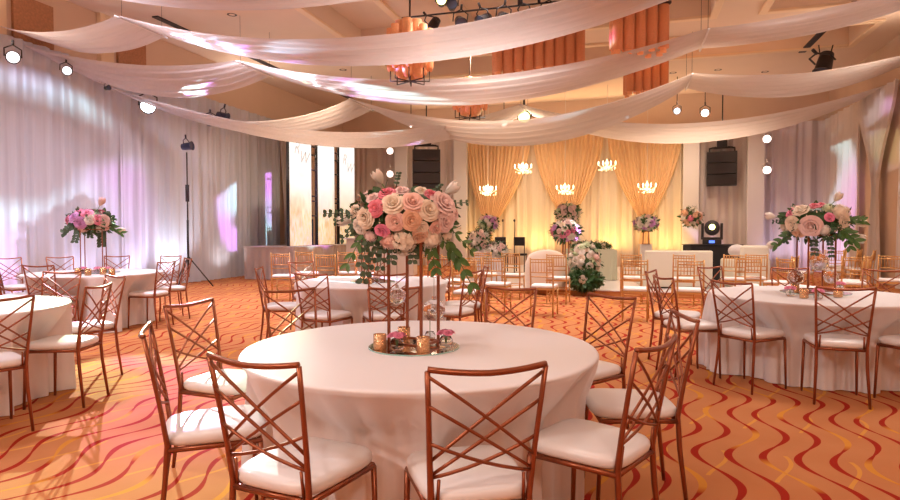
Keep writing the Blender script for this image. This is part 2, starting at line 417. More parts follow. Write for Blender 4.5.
swagrow(([(LW+.05, 4.9, 8.65, 9.0), (-8.2, 5.1, 11.46, 12.8), (1.45, 5.1, 12.1, 13.4), (RW-.05, 5.97, 12.1, 13.4)], [(.30, .75), (.70, .95), (.23, .28)]),
        'sheer white ceiling swag crossing just below the upper amber chandelier and spotlights', 3.1)
swagrow(([(LW+.05, 4.72, 9.9, 10.2), (-7.5, 5.1, 15.6, 17.2), (1.5, 5.1, 15.4, 17.0), (RW-.05, 5.3, 15.4, 17.0)], [(.85, 1.0), (.85, 1.3), (.25, .45)]),
        'sheer white ceiling swag spanning above the screens and stage, peaking near the right speaker', 4.4)
swagrow(([(LW+.05, 4.6, 10.3, 10.6), (-3.0, 5.1, 17.7, 19.2), (RW-.05, 5.0, 17.4, 19.0)], [(1.0, 1.25), (.8, 1.1)]),
        'lowest sheer white ceiling swag, farthest from the viewer, hanging over the stage curtains', 5.9)

# ------------------------------------------------------------------ chairs
def fan_chair():
    root = empty('banquet_chair', (0, 0, 0))
    post = lambda z, s: Vector((s*(.168+.027*max(0, (z-.46)/.46)), -.19-.08*max(0, (z-.46)/.46)**1.15, z))
    sq = 6
    for s in (-1, 1):
        MB().tube([(s*.185, -.235, 0), (s*.17, -.2, .3), post(.46, s), post(.6, s), post(.75, s), post(.915, s)], [.010, .0125, .0125, .0105, .0095, .0095], sq).build('leg', 'copper', root)
    for s in (-1, 1):
        MB().tube([(s*.198, .195, 0), (s*.19, .18, .43)], [.0095, .013], sq).build('leg', 'copper', root)
    f = MB()
    f.tube([(-.17, -.19, .435), (.17, -.19, .435)], .012, 6); f.tube([(-.19, .18, .435), (.19, .18, .435)], .012, 6)
    for s in (-1, 1): f.tube([(s*.17, -.19, .435), (s*.19, .18, .435)], .012, 6)
    f.build('seat_frame', 'copper', root)
    t = MB(); pts = []
    for i in range(13):
        a = i/12*2-1; pts.append((a*.195, -.27-.022*(1-a*a), .918-.012*(1-a*a)+.004*abs(a)))
    t.tube(pts, .0105, 6).build('top_rail', 'copper', root)
    zb = .535; hh = .38
    def P(fr, s): return post(zb+hh*fr, s)
    b = MB()
    for s in (-1, 1):
        for (f0, f1, bow) in ((.96, .19, .008), (.70, .06, .004), (.365, .04, -.012)):
            A, B = P(f0, -s), P(f1, s); q = []
            for i in range(7):
                k_ = i/6; p = A.lerp(B, k_); p.z += bow*4*k_*(1-k_); p.y -= .018*4*k_*(1-k_)*(.6) + (.003*s); q.append(p)
            b.tube(q, .0062, 6)
        b.tube([P(.02, s)*1+Vector((-s*.028, 0, 0)), (s*.148, -.19, .44)], .006, 6)
    b.build('back_lattice', 'copper', root)
    # cushion: rounded trapezoid
    c = MB(); N = 40
    def outline(a, k_):
        ca, sa = math.cos(a), math.sin(a); e = .42
        x = math.copysign(abs(ca)**e, ca); y = math.copysign(abs(sa)**e, sa)
        w = .183+.027*(y*.5+.5)
        return x*w*k_, y*.212*k_+.005
    prof = [(.02, .447), (.93, .447), (.985, .456), (1.0, .470), (.99, .484), (.95, .495), (.85, .502), (.6, .507), (.3, .509), (.02, .509)]
    vs = []; fs = []
    for k_, z in prof:
        for i in range(N):
            x, y = outline(2*PI*i/N, k_); vs.append((x, y, z))
    for j in range(len(prof)-1):
        for i in range(N):
            a = j*N+i; b_ = j*N+(i+1) % N; fs.append((a, b_, b_+N, a+N))
    fs += [tuple(range(N-1, -1, -1)), tuple(range((len(prof)-1)*N, len(prof)*N))]
    c.add(vs, fs); c.build('seat', 'vinyl', root)
    return root
def chiavari():
    root = empty('chiavari_chair', (0, 0, 0)); g = 'gold'
    px = lambda z, s: Vector((s*(.178-.004*abs(z-.45)), -.18-.05*max(0, (z-.45)/.47)-.02*max(0, (.45-z)/.45), z))
    for s in (-1, 1):
        MB().tube([px(0, s), px(.45, s), px(.7, s), px(.93, s)], [.012, .015, .013, .012], 6).build('leg', g, root)
        MB().tube([(s*.19, .185, 0), (s*.185, .18, .44)], [.012, .015], 6).build('leg', g, root)
    f = MB(); f.box((0, 0, .435), (.40, .40, .03)); f.build('seat_frame', g, root, smooth=False)
    r_ = MB()
    for z in (.905, .86, .70, .63): r_.tube([px(z, -1), px(z, -1).lerp(px(z, 1), .5)+Vector((0, -.015, 0)), px(z, 1)], .010, 6)
    r_.build('back_rail', g, root)
    sp = MB()
    for i in range(1, 8):
        k_ = i/8; a = px(.70, -1).lerp(px(.70, 1), k_); b = px(.905, -1).lerp(px(.905, 1), k_); sp.tube([a+Vector((0, -.01, 0)), b+Vector((0, -.01, 0))], .006, 5)
    sp.build('spindles', g, root)
    st = MB()
    for z in (.17, .28):
        for s in (-1, 1): st.tube([px(z, s), (s*.188, .183, z)], .0075, 5)
        st.tube([px(z, -1), px(z, 1)], .0075, 5); st.tube([(-.188, .183, z), (.188, .183, z)], .0075, 5)
    st.build('stretcher', g, root)
    MB().box((0, .005, .473), (.39, .40, .045)).build('seat', 'cushion', root, bevel=.018)
    return root
FAN = fan_chair(); CHI = chiavari()
placed = []     # (origin, facing dir)
def place(proto, P, d, label, group=None):
    o = copy_tree(proto); d = Vector((d[0], d[1], 0)).normalized()
    o.location = (P.x+d.x*.27, P.y+d.y*.27, P.z); o.rotation_euler[2] = math.atan2(d.y, d.x)-PI/2
    tag(o, label, 'chair', group); placed.append((Vector(o.location), d)); return o

# ------------------------------------------------------------------ tables
T1 = cs(-.15, 3.09); T2 = cs(-.92, 7.1); T3 = cs(3.4, 5.6); T4 = cs(-4.0, 4.65); T5 = cs(-5.1, 8.6)
TR = .885
def table(c, chairs, name_label, cloth_label, seed):
    local = []
    for px, py, ang, lab in chairs:
        P = at_z(px, py, .92); P.z = 0
        if isinstance(ang, tuple): d = Vector((ang[0]*math.cos(YAW)-ang[1]*math.sin(YAW), ang[0]*math.sin(YAW)+ang[1]*math.cos(YAW), 0))
        else: d = (c-P); d.z = 0; d.normalize(); ca, sa = math.cos(R(ang)), math.sin(R(ang)); d = Vector((d.x*ca-d.y*sa, d.x*sa+d.y*ca, 0))
        rr = (P-c).length
        if rr < 1.14: P = c+(P-c).normalized()*1.14
        o = place(FAN, P, d, lab); local.append((Vector(o.location)-c, d.normalized()))
    rnd = random.Random(seed); ph = [rnd.uniform(0, 6.28) for _ in range(6)]
    def limit(th):
        """radius at which the cloth meets a pushed-in seat"""
        best = 9
        e = Vector((math.cos(th), math.sin(th), 0))
        for q, d in local:
            # ray from the table centre against the seat outline, sampled
            n = Vector((-d.y, d.x, 0))
            front = q+d*.235
            den = e.dot(d)
            if den > -.2: continue
            r = front.dot(d)/den
            lat = abs((e*r-front).dot(n))
            if r < .3: continue
            over = max(0, lat-.225)/.05
            rr = r+over*.12
            if over < 2: best = min(best, rr)
        return best
    NT = 288; lim = [limit(2*PI*i/NT) for i in range(NT)]
    lim = [min(lim[(i+k_) % NT]+.01*abs(k_)*.4 for k_ in range(-3, 4)) for i in range(NT)]
    rings = [(0, .757), (.3, .757), (.6, .757), (.85, .757), (TR-.01, .7568), (TR+.004, .754), (TR+.010, .745)]
    zs = [.72, .68, .63, .57, .52, .45, .36, .27, .18, .1, .04, .006]
    vs = []; fs = []
    for r, z in rings:
        for i in range(NT): a = 2*PI*i/NT; vs.append((r*math.cos(a), r*math.sin(a), z))
    for z in zs:
        t = (.745-z)/.745
        for i in range(NT):
            a = 2*PI*i/NT
            w = math.sin(11*a+ph[0]+.9*math.sin(3*a+ph[1]))*.55+math.sin(19*a+ph[2]+.7*math.sin(5*a))*.33+math.sin(34*a+ph[3])*.16
            w = w+.35*abs(w)+.06*math.sin(57*a+ph[4])*t
            r = TR+.012+.045*t+.066*w*t**.55
            f = max(0, min(1, (.745-z)/.235)); f = f**.9
            if lim[i] < r: 
                r2 = lim[i]+.05*w-.058; r = r+(min(r, r2)-r)*f
            vs.append((r*math.cos(a), r*math.sin(a), z))
    n = len(rings)+len(zs)
    for j in range(n-1):
        for i in range(NT):
            a = j*NT+i; b = j*NT+(i+1) % NT; fs.append((a, a+NT, b+NT, b))
    cl = MB().add(vs, fs).build('tablecloth', 'satin', loc=c); tag(cl, cloth_label, 'tablecloth')
    t = empty('round_table', c, 0, name_label, 'table')
    MB().lathe([(0.01, .72), (.66, .72), (.82, .722), (.82, .748), (.01, .748)], n=48).build('tabletop', 'white', t)
    for k_ in range(4):
        a = PI/4+k_*PI/2; MB().tube([(.4*math.cos(a), .4*math.sin(a), 0), (.32*math.cos(a), .32*math.sin(a), .72)], .016, 8).build('leg', 'blackmet', t)

table(T1, [
 (488, 367, 0, 'copper lattice-back chair in the foreground centre, seen squarely from behind'),
 (252, 360, 0, 'copper lattice-back chair in the left foreground, next to the centre one'),
 (147, 330, 0, 'copper lattice-back chair seen edge on at the left of the nearest table, in coloured light'),
 (190, 303, 0, 'copper lattice-back chair behind the edge-on chair, on the left of the nearest table'),
 (290, 290, 0, 'copper lattice-back chair on the far left side of the nearest table'),
 (394, 288, 0, 'copper lattice-back chair directly behind the tall centrepiece of the nearest table'),
 (511, 288, 0, 'copper lattice-back chair on the far side of the nearest table, right of its centrepiece'),
 (611, 296, 0, 'copper lattice-back chair on the far right side of the nearest table'),
 (684, 316, 0, 'copper lattice-back chair at the right of the nearest table, partly behind the foreground right chair'),
 (657, 343, 0, 'copper lattice-back chair in the right foreground, its white seat turned left to the table')],
 'round banquet table nearest the viewer, under a white satin cloth', 'white satin cloth on the nearest round table', 1)
table(T2, [
 (259, 268, 0, 'lattice-back chair seen edge on at the left end of the middle table, on open carpet'),
 (311, 274, 0, 'dark copper lattice-back chair at the near left of the middle table'),
 (388, 274, 0, 'lattice-back chair at the near side of the middle table, behind the tall foreground flowers'),
 (301, 262, 0, 'pale-lit lattice-back chair at the far left of the middle table'),
 (486, 267, 0, 'lattice-back chair at the right end of the middle table'),
 (474, 271, (-.75, .45), 'lattice-back chair at the near right of the middle table, beside the centrepiece rods'),
 (376, 258, 0, 'lattice-back chair on the far side of the middle table, hidden behind the flowers'),
 (440, 259, 0, 'lattice-back chair on the far right side of the middle table')],
 'round banquet table in the middle distance behind the nearest one', 'white satin cloth on the middle table, tinted lilac on its front', 2)
table(T3, [
 (731, 282, 0, 'copper lattice-back chair at the near left of the right-hand table, seen from behind'),
 (843, 287, 0, 'copper lattice-back chair at the near side of the right-hand table, below its flowers'),
 (958, 289, 0, 'lattice-back chair at the right picture edge, only its seat corner and leg showing'),
 (651, 271, 0, 'lattice-back chair at the left of the right-hand table, seen edge on, farther one of two'),
 (663, 277, (1, .12), 'lattice-back chair at the left of the right-hand table, seen edge on, nearer one of two'),
 (710, 267, (.45, -1), 'lattice-back chair at the far left of the right-hand table, in front of the cream bench'),
 (790, 268, 0, 'lattice-back chair on the far side of the right-hand table, behind its flower stand'),
 (883, 270, 0, 'lattice-back chair on the far right side of the right-hand table')],
 'round banquet table on the right of the picture', 'white satin cloth on the round table at the right', 3)
table(T4, [
 (-1, 298, 0, 'copper lattice-back chair cut by the left picture edge, nearest on that side'),
 (99, 285.5, 0, 'copper lattice-back chair right of the front left table, white seat facing it'),
 (115, 276, 0, 'copper lattice-back chair farther right of the front left table, one long leg on open carpet'),
 (62, 272, 0, 'copper lattice-back chair behind the front left table, in front of the pink flower table')],
 'round banquet table cut by the left picture edge', 'white satin cloth on the table at the left picture edge', 4)
table(T5, [
 (7, 263, 0, 'lattice-back chair at the near left of the pink flower table, by the picture edge'),
 (58, 264, 0, 'lattice-back chair at the near side of the pink flower table'),
 (146, 261.5, 0, 'yellow-lit lattice-back chair at the near right of the pink flower table'),
 (188, 258.5, 0, 'lattice-back chair at the right of the pink flower table, white seat beside the tripod'),
 (171, 256, 0, 'lattice-back chair at the far right of the pink flower table, against the bright drape'),
 (117, 256, 0, 'lattice-back chair on the far side of the pink flower table, right of the flowers'),
 (60, 257, 0, 'lattice-back chair on the far side of the pink flower table, left of the flowers'),
 (8, 258, 0, 'lattice-back chair at the far left of the pink flower table, by the picture edge')],
 'round banquet table with pink flowers at the left of the room', 'white satin cloth on the pink flower table at the left', 5)
fwd2 = Vector((0, 1, 0))
def chi(px, py, dirc, label, group=None, z=0):
    P = at_z(px, py, .93+z); P.z = z; return place(CHI, P, Vector(dirc), label, group)
# rows before the stage
for px, py, lb in ((493, 257, 'gold chiavari chair, nearest one left of the aisle, left of a matching pair'),
                   (541, 258, 'gold chiavari chair in front of the curved cream sofa, nearest one'),
                   (510, 252.5, 'gold chiavari chair right behind the nearest left one, before the black chairs'),
                   (556, 254, 'gold chiavari chair just behind the one nearest the curved sofa'),
                   (470, 257, 'gold chiavari chair at the right edge of the foreground flowers'),
                   (482, 252, 'gold chiavari chair in the second row by the white floor flowers'),
                   (463, 261, 'gold chiavari chair just right of the middle table, nearest of those by the foreground flowers'),
                   (451, 255.5, 'gold chiavari chair behind the foreground bouquet leaves, right of the middle table'),
                   (635, 259.5, 'gold chiavari chair nearest on the left of the long cream bench'),
                   (631, 254, 'gold chiavari chair behind the nearest one at the left end of the cream bench'),
                   (691, 260, 'gold chiavari chair at the right half of the long cream bench, nearer one'),
                   (684, 254.5, 'gold chiavari chair at the right half of the long cream bench, farther one'),
                   (735, 254.5, 'gold chiavari chair left of three before the white armchair'),
                   (749, 258, 'gold chiavari chair right of three before the white armchair, nearest'),
                   (757, 254, 'gold chiavari chair behind the three before the white armchair')):
    chi(px, py, (.05, 1), lb)
for px, py, lb in ((279.5, 253, 'gold chiavari chair farthest left before the grey skirted screen platform'),
                   (303.5, 251.5, 'second gold chiavari chair from the left before the grey skirted platform'),
                   (325, 254, 'gold chiavari chair before the platform, third from the left and nearer'),
                   (346, 251.5, 'gold chiavari chair before the right end of the grey skirted platform'),
                   (365, 252, 'gold chiavari chair left of the white bar counter, by the flower leaves'),
                   (432, 254, 'gold chiavari chair before the bar counter, behind the foreground flowers')):
    chi(px, py, (-.28, 1), lb)
for px, py, dr, lb in ((798, 256, (-1, .6), 'gold chiavari chair behind the right-hand flower stand, by its left rod'),
                   (834, 250, (.4, 1), 'yellow-lit gold chiavari chair right of the right-hand flowers, seen between the hanging globes'),
                   (855, 256.5, (.3, 1), 'gold chiavari chair right of the right-hand flowers, nearest row, left one'),
                   (871, 255.5, (-.8, .6), 'gold chiavari chair right of the right-hand flowers, nearest row, middle one'),
                   (891, 255, (.35, 1), 'gold chiavari chair at the right picture edge, nearest row'),
                   (848, 248, (-1, .2), 'gold chiavari chair in the far row before the right drape, left one'),
                   (862, 249, (-.8, .5), 'gold chiavari chair in the far row before the right drape, middle one'),
                   (877, 250, (-.8, .4), 'gold chiavari chair in the far row just left of the tied curtain'),
                   (815, 251, (-.8, .5), 'gold chiavari chair in the far row behind the right-hand flowers'),
                   (783, 258, (.9, .5), 'gold chiavari chair right of the white armchair, before the lilac drape')):
    chi(px, py, dr, lb)
drop_tree(FAN); drop_tree(CHI)

# ------------------------------------------------------------------ flowers
_cache = {}
def rose_mesh(colour, kind='rose'):
    key = (colour, kind)
    if key in _cache: return _cache[key]
    rnd = random.Random(hash(colour) % 7 if False else len(_cache)+3); mb = MB()
    if kind == 'rose':
        layers = [(3, .22, .62, .25), (4, .40, .60, .45), (5, .62, .52, .75), (6, .84, .38, 1.0), (7, 1.0, .2, 1.15)]
    elif kind == 'peony':
        layers = [(5, .30, .55, .5), (6, .5, .5, .7), (7, .7, .42, .8), (8, .88, .3, .9), (8, 1.0, .12, 1)]
    if kind in ('rose', 'peony'):
        for li, (cnt, rad, top, open_) in enumerate(layers):
            for c_ in range(cnt):
                a0 = 2*PI*(c_+.37*li)/cnt+rnd.uniform(-.1, .1); hw = PI/cnt*1.25; jz = rnd.uniform(-.04, .04)
                def fn(s, t, a0=a0, hw=hw, rad=rad, top=top, open_=open_, jz=jz):
                    x = s*2-1; a = a0+x*hw*(.45+.55*math.sin(min(1, t*1.25)*PI/2))
                    r = rad*(.35+.65*t**.8)+.10*open_*max(0, t-.75)*4*rad - .05*x*x*t
                    z = -.25+(top+.25+jz)*math.sin(t*PI/2)-.12*x*x*t-.18*open_*max(0, t-.75)*2
                    return (r*math.cos(a), r*math.sin(a), z)
                mb.grid(fn, 5, 5)
        mb.ball((0, 0, .3), .2, 8, 6, (1, 1, 1.3)); mb.ball((0, 0, -.15), .55, 10, 6, (1, 1, .5))
    elif kind == 'tulip':
        for li, (rad, n_) in enumerate(((.55, 3), (.68, 3))):
            for c_ in range(n_):
                a0 = 2*PI*c_/n_+li*PI/3
                def fn(s, t, a0=a0, rad=rad):
                    x = s*2-1; wid = 1.15*math.sin(PI*(.12+.82*t))
                    a = a0+x*wid*.9; r = rad*math.sin(PI*(.08+.62*t))+.05*t
                    return (r*math.cos(a), r*math.sin(a), -.6+1.9*t-.15*x*x*t)
                mb.grid(fn, 5, 7)
    elif kind == 'hydrangea':
        for i in range(110):
            z = rnd.uniform(-.5, 1); a = rnd.uniform(0, 2*PI); r = math.sqrt(max(0, 1-z*z)); p = Vector((r*math.cos(a), r*math.sin(a), z*.8))*rnd.uniform(.85, 1)
            n_ = p.normalized(); u = n_.orthogonal().normalized(); w = n_.cross(u); q = .17; t0 = rnd.uniform(0, 1.5)
            for k_ in range(4):
                a = t0+k_*PI/2; e = u*math.cos(a)+w*math.sin(a); g = n_.cross(e)
                mb.add([p, p+(e*.6+g*.45)*q, p+e*q*1.15+n_*.03, p+(e*.6-g*.45)*q], [(0, 1, 2, 3)])
        mb.ball((0, 0, 0), .8, 10, 8, (1, 1, .8))
    me = mb.mesh(kind+'_'+colour, M['f_'+colour]); _cache[key] = me; return me
def flower(parent, name, colour, p, r, nrm, kind):
    o = bpy.data.objects.new(name, rose_mesh(colour, kind)); C.objects.link(o); o.parent = parent; o.location = p; o.scale = (r, r, r)
    o.rotation_mode = 'QUATERNION'; o.rotation_quaternion = Vector((0, 0, 1)).rotation_difference(Vector(nrm).normalized()) ; return o
def leaf(mb, p, d, n, L, W):
    d = Vector(d).normalized(); n = Vector(n); sd = d.cross(n)
    if sd.length < 1e-3: sd = d.orthogonal()
    sd.normalize(); n = sd.cross(d).normalized(); p = Vector(p); vs = []
    prof = ((0, .05), (.2, .7), (.45, 1), (.72, .75), (.9, .35), (1, .02))
    for t, w in prof:
        c = p+d*L*t-n*L*.25*t*t
        vs += [c-sd*W*w+n*W*.25, c, c+sd*W*w+n*W*.25]
    fs = []
    for i in range(5):
        a = i*3; fs += [(a, a+1, a+4, a+3), (a+1, a+2, a+5, a+4)]
    mb.add(vs, fs)
def bouquet(loc, rx, rz_, flowers, seed, label, sprays, scale=1., droop=True, extra=22, palette=('cream', 'blush', 'palepink', 'white'), ry=None, group=None):
    """a dome of flowers; local -Y faces the viewpoint. flowers: (dx, dz, r, colour, kind)"""
    rnd = random.Random(seed); ry = ry or rx*.85
    d = Vector(loc)-CAM; root = empty('flower_arrangement', loc, math.atan2(d.y, d.x)-PI/2, label, 'flowers', group)
    def surf(dx, dz):
        q = 1-(dx/rx)**2-(dz/rz_)**2; return -ry*math.sqrt(max(.02, q))
    for dx, dz, r, col, kind in flowers:
        y = surf(dx, dz) if kind != 'tulip' else rnd.uniform(-.05, .02)
        n_ = Vector((dx/rx/rx, y/ry/ry if kind != 'tulip' else -.1/rx, dz/rz_/rz_)) if kind != 'tulip' else Vector((dx, -.03, dz+.02))
        f_ = flower(root, kind, col, (dx, y, dz), r, n_, kind)
        if kind == 'tulip':
            nn = n_.normalized(); p = Vector((dx, y, dz))
            MB().tube([p-nn*r*.6, p*.7-nn*.02, p*.35, (0, 0, 0)], .0035, 5).build('stem', 'stem', root)
    for i in range(extra):     # the sides and back
        a = rnd.uniform(0, 2*PI); e = rnd.uniform(-.25, .95)
        v = Vector((math.cos(a)*math.cos(e*1.4), math.sin(a)*math.cos(e*1.4), math.sin(e*1.4)))
        if v.y < .05: v.y = abs(v.y)+.1
        p = (v.x*rx*.92, v.y*ry*.92, v.z*rz_*.9); kd = rnd.choice(['rose', 'rose', 'peony', 'hydrangea'])
        flower(root, kd, rnd.choice(palette), p, rnd.uniform(.032, .05)*scale, v, kd)
    core = MB().ball((0, 0, 0), 1, 16, 10); core.v = [(x*rx*.80, y*ry*.80, z*rz_*.80) for x, y, z in core.v]; core.build('foam_core', 'leaf', root)
    lf = MB()
    for i in range(150):
        a = rnd.uniform(0, 2*PI); z = rnd.uniform(-.95, .85); c_ = math.sqrt(1-z*z); v = Vector((c_*math.cos(a), c_*math.sin(a), z))
        p = Vector((v.x*rx, v.y*ry, v.z*rz_))*.86; d_ = (v+Vector((rnd.uniform(-.7, .7), rnd.uniform(-.7, .7), rnd.uniform(-.9, .4)))).normalized()
        leaf(lf, p, d_, v, rnd.uniform(.045, .085)*scale, rnd.uniform(.012, .024)*scale)
    lf.build('foliage', 'leaf', root)
    for (dx, dz, L, dl, W, kk) in sprays:
        W *= .62; L *= .85   # (start, direction, length...)
        a = R(dl); dirv = Vector((math.cos(a), rnd.uniform(-.35, .1), math.sin(a))).normalized(); p = Vector((dx, surf(dx, dz)*.7, dz)); q = p+dirv*L-Vector((0, 0, .15*L))
        mid = p.lerp(q, .5)+Vector((0, 0, .08*L)); tgt = MB()
        tgt.tube([p, mid, q], .0022, 4)
        n_ = max(4, int(L/.028)) if kk else 4
        for i in range(n_):
            t = (i+1)/n_; c_ = p.lerp(mid, min(1, t*2)) if t < .5 else mid.lerp(q, t*2-1)
            for s in (-1, 1):
                dd = dirv*(.5 if kk else 1.4)+Vector((0, 0, s*.9 if abs(dirv.z) < .7 else 0))+Vector((s*.9 if abs(dirv.z) >= .7 else 0, rnd.uniform(-.4, .4), 0))
                leaf(tgt, c_, dd, Vector((0, -1, .3)), W*(1 if kk else 1.6)*rnd.uniform(.8, 1.2), W*(.42 if kk else .35))
        tgt.build('eucalyptus_sprig' if kk else 'leaf_spray', 'euca' if kk else 'leafbright', root)
    bb = MB()
    for i in range(170):
        a = rnd.uniform(0, 2*PI); z = rnd.uniform(-.95, .8); c_ = math.sqrt(1-z*z); k_ = rnd.uniform(.92, 1.1)
        bb.ball((c_*math.cos(a)*rx*k_, c_*math.sin(a)*ry*k_, z*rz_*k_), rnd.uniform(.0035, .0065)*scale, 5, 4)
    tag(bb.build('small_blossoms', 'breath', root), kind='stuff')
    return root
def stand(c, side, z0, z1, rot, label):
    t = empty('flower_stand', (c.x, c.y, z0), rot, label, 'stand')
    h = z1-z0; q = side/2
    for k_ in range(4):
        a = PI/4+k_*PI/2; x, y = q*math.sqrt(2)*math.cos(a), q*math.sqrt(2)*math.sin(a)
        MB().box((x, y, h/2), (.012, .012, h)).build('post', 'copper', t, smooth=False)
    for nm, z in (('base_frame', .02), ('top_frame', h-.008)):
        f = MB()
        for s in (-1, 1): f.box((0, s*q, z), (side, .01, .012)); f.box((s*q, 0, z), (.01, side, .012))
        f.build(nm, 'copper', t, smooth=False)
    MB().box((0, 0, h-.008), (side, side, .004)).build('top_plate', 'copper', t, smooth=False)
    return t
def votive(p, label, r=.033, h=.075, m='gvot', group=None):
    t = empty('candle_holder', p, 0, label, 'candle holder', group)
    MB().lathe([(r*.92, 0), (r, .004), (r, h), (r*.92, h), (r*.88, h-.004), (r*.88, .012), (.002, .012)], n=20).build('cup', m, t)
    MB().lathe([(.002, .0125), (r*.8, .0125), (r*.8, h*.55), (.002, h*.56)], n=14).build('candle', 'water', t)
def vase(p, label, col, r=.034, h=.055, fr=.024, tall=0, fdx=0):
    t = empty('bud_vase', p, 0, label, 'vase')
    MB().lathe([(r*.7, 0), (r, .008), (r, h*.7), (r*.72, h), (r*.66, h), (r*.92, h*.68), (r*.92, .012), (.002, .010)], n=18).build('glass_body', 'glass', t)
    n_ = 1 if tall else 4
    for i in range(n_):
        a = i*2*PI/n_+.6; rr = 0 if tall else .026
        flower(t, 'blossom', col, (rr*math.cos(a)+fdx, rr*math.sin(a), h+.02+tall), fr, (math.cos(a)*.4, math.sin(a)*.4, 1), 'rose' if tall else 'peony')
        MB().tube([(0, 0, .014), (rr*.5*math.cos(a)+fdx, rr*.5*math.sin(a), h+.012+tall)], .002, 5).build('stem', 'stem', t)
def globe(p, ztop, r, label):
    t = empty('hanging_globe', p, 0, label, 'globe')
    MB().ball((0, 0, 0), r, 20, 14).build('glass_ball', 'glass', t)
    b = MB(); rnd = random.Random(int(r*9999))
    for i in range(26):
        a = rnd.uniform(0, 6.28); z = rnd.uniform(-.8, .8); c_ = math.sqrt(1-z*z); b.ball((c_*math.cos(a)*r, c_*math.sin(a)*r, z*r), r*.13, 6, 4)
    tag(b.build('bead_net', 'glass', t), kind='stuff')
    MB().tube([(0, 0, r*.95), (0, 0, ztop-p.z)], .0012, 4).build('cord', 'iron', t)
    MB().lathe([(r*.22, r*.93), (r*.2, r*1.25), (r*.1, r*1.3)], n=10).build('neck', 'glass', t)
def tray(p, r, label):
    t = empty('mirror_tray', p, 0, label, 'tray')
    MB().lathe([(.001, .006), (r-.004, .006)], n=64).build('mirror', 'mirror', t)
    MB().lathe([(.001, 0), (r, 0), (r, .0055), (r-.004, .0058)], n=64).build('edge', 'mirroredge', t)
TZ = .757
def sc_(f, k_, items): return [(dx/f, dz/f, r/f, c_, kd) for dx, dz, r, c_, kd in items]

# --- nearest table
m1 = at_z(414, 347, TZ); tray(m1, .232, 'round mirror tray under the centrepiece of the nearest table')
mt = TZ+.0062
s1 = Vector((m1.x, m1.y, mt)); stand(s1, .185, mt, 1.30, R(45+19)+YAW, 'tall copper stand on the nearest table')
f1 = 600/3.1
def img(cx, cy, items, f=f1): return [((x-cx)/f, (cy-y)/f, r*1.1/f, c_, k_) for x, y, r, c_, k_ in items]
L1 = img(404, 218, [
 (380, 180, 7.5, 'white', 'tulip'), (450, 190, 7.5, 'white', 'tulip'), (347, 221, 7, 'white', 'tulip'),
 (394, 206, 9.5, 'cream', 'rose'), (412, 205, 9.5, 'blush', 'rose'), (427, 212, 9, 'cream', 'rose'), (441, 206, 13, 'palepink', 'peony'), (443, 221, 10, 'palepink', 'peony'),
 (411, 221, 8.5, 'peach', 'rose'), (388, 196, 7.5, 'pink', 'rose'), (430, 197, 7, 'pink', 'rose'), (378, 210, 8, 'pink', 'peony'),
 (384, 231, 6.5, 'hot', 'rose'), (368, 219, 9, 'cream', 'peony'), (362, 227, 7, 'white', 'rose'), (404, 240, 12, 'cream', 'hydrangea'), (390, 240, 9, 'blush', 'hydrangea'),
 (430, 238, 10, 'cream', 'hydrangea'), (418, 236, 8, 'peach', 'rose'), (402, 193, 6, 'palepink', 'rose'), (396, 222, 8, 'blush', 'peony'), (420, 228, 6, 'cream', 'rose'), (375, 200, 6, 'palepink', 'rose'), (434, 228, 6.5, 'blush', 'rose'), (357, 212, 6, 'cream', 'peony'), (372, 236, 6, 'palepink', 'hydrangea'), (444, 236, 7, 'cream', 'hydrangea'), (421, 193, 6, 'cream', 'rose'), (452, 214, 6, 'palepink', 'rose'), (403, 250, 7, 'cream', 'hydrangea')])
bouquet(at_d(404, 218, 3.1), .285, .17, L1, 11, 'tall blush and white rose bouquet with white tulips on the nearest table',
 [(-.15, -.04, .20, 250, .055, 1), (-.18, 0, .17, 215, .04, 1), (-.10, -.1, .15, 262, .05, 1), (-.2, .02, .16, 190, .035, 1), (.16, -.06, .20, -48, .06, 0), (.12, -.1, .16, -75, .06, 0),
  (.18, -.02, .22, -38, .045, 0), (.05, -.12, .10, -95, .05, 1), (.19, .05, .15, 20, .03, 1), (-.04, .15, .1, 80, .03, 1), (-.05, -.12, .1, -100, .05, 1), (.14, .1, .1, 60, .03, 1), (-.17, -.05, .22, 235, .05, 0), (-.22, .0, .2, 165, .04, 1), (-.1, -.1, .24, 240, .06, 1), (.2, -.1, .28, -55, .07, 0)])
for px, py, kind_, lb in ((380, 349, 'v', 'gold glass candle cup at the left edge of the nearest mirror tray'), (423, 352, 'v', 'gold glass candle cup at the front of the nearest mirror tray'),
                          (404, 341, 'v', 'gold glass candle cup at the back of the nearest mirror tray, behind the rods')):
    p = at_z(px, py, mt); votive(p, lb)
vase(at_z(397, 350, mt), 'small clear vase with pink blossoms, front left on the nearest mirror tray', 'hot')
vase(at_z(446, 347, mt), 'small clear vase with pink blossoms at the right edge of the nearest mirror tray', 'hot')
vase(at_z(430, 342, mt), 'clear vase with one tall blush rose at the back of the nearest mirror tray', 'blush', tall=.055, r=.028, fr=.03)
globe(at_d(397, 296, 3.04), 1.30, .044, 'small clear glass globe hanging left between the rods of the nearest centrepiece')
globe(at_d(434, 310, 3.16), 1.30, .058, 'larger clear glass globe hanging low at the right rods of the nearest centrepiece')

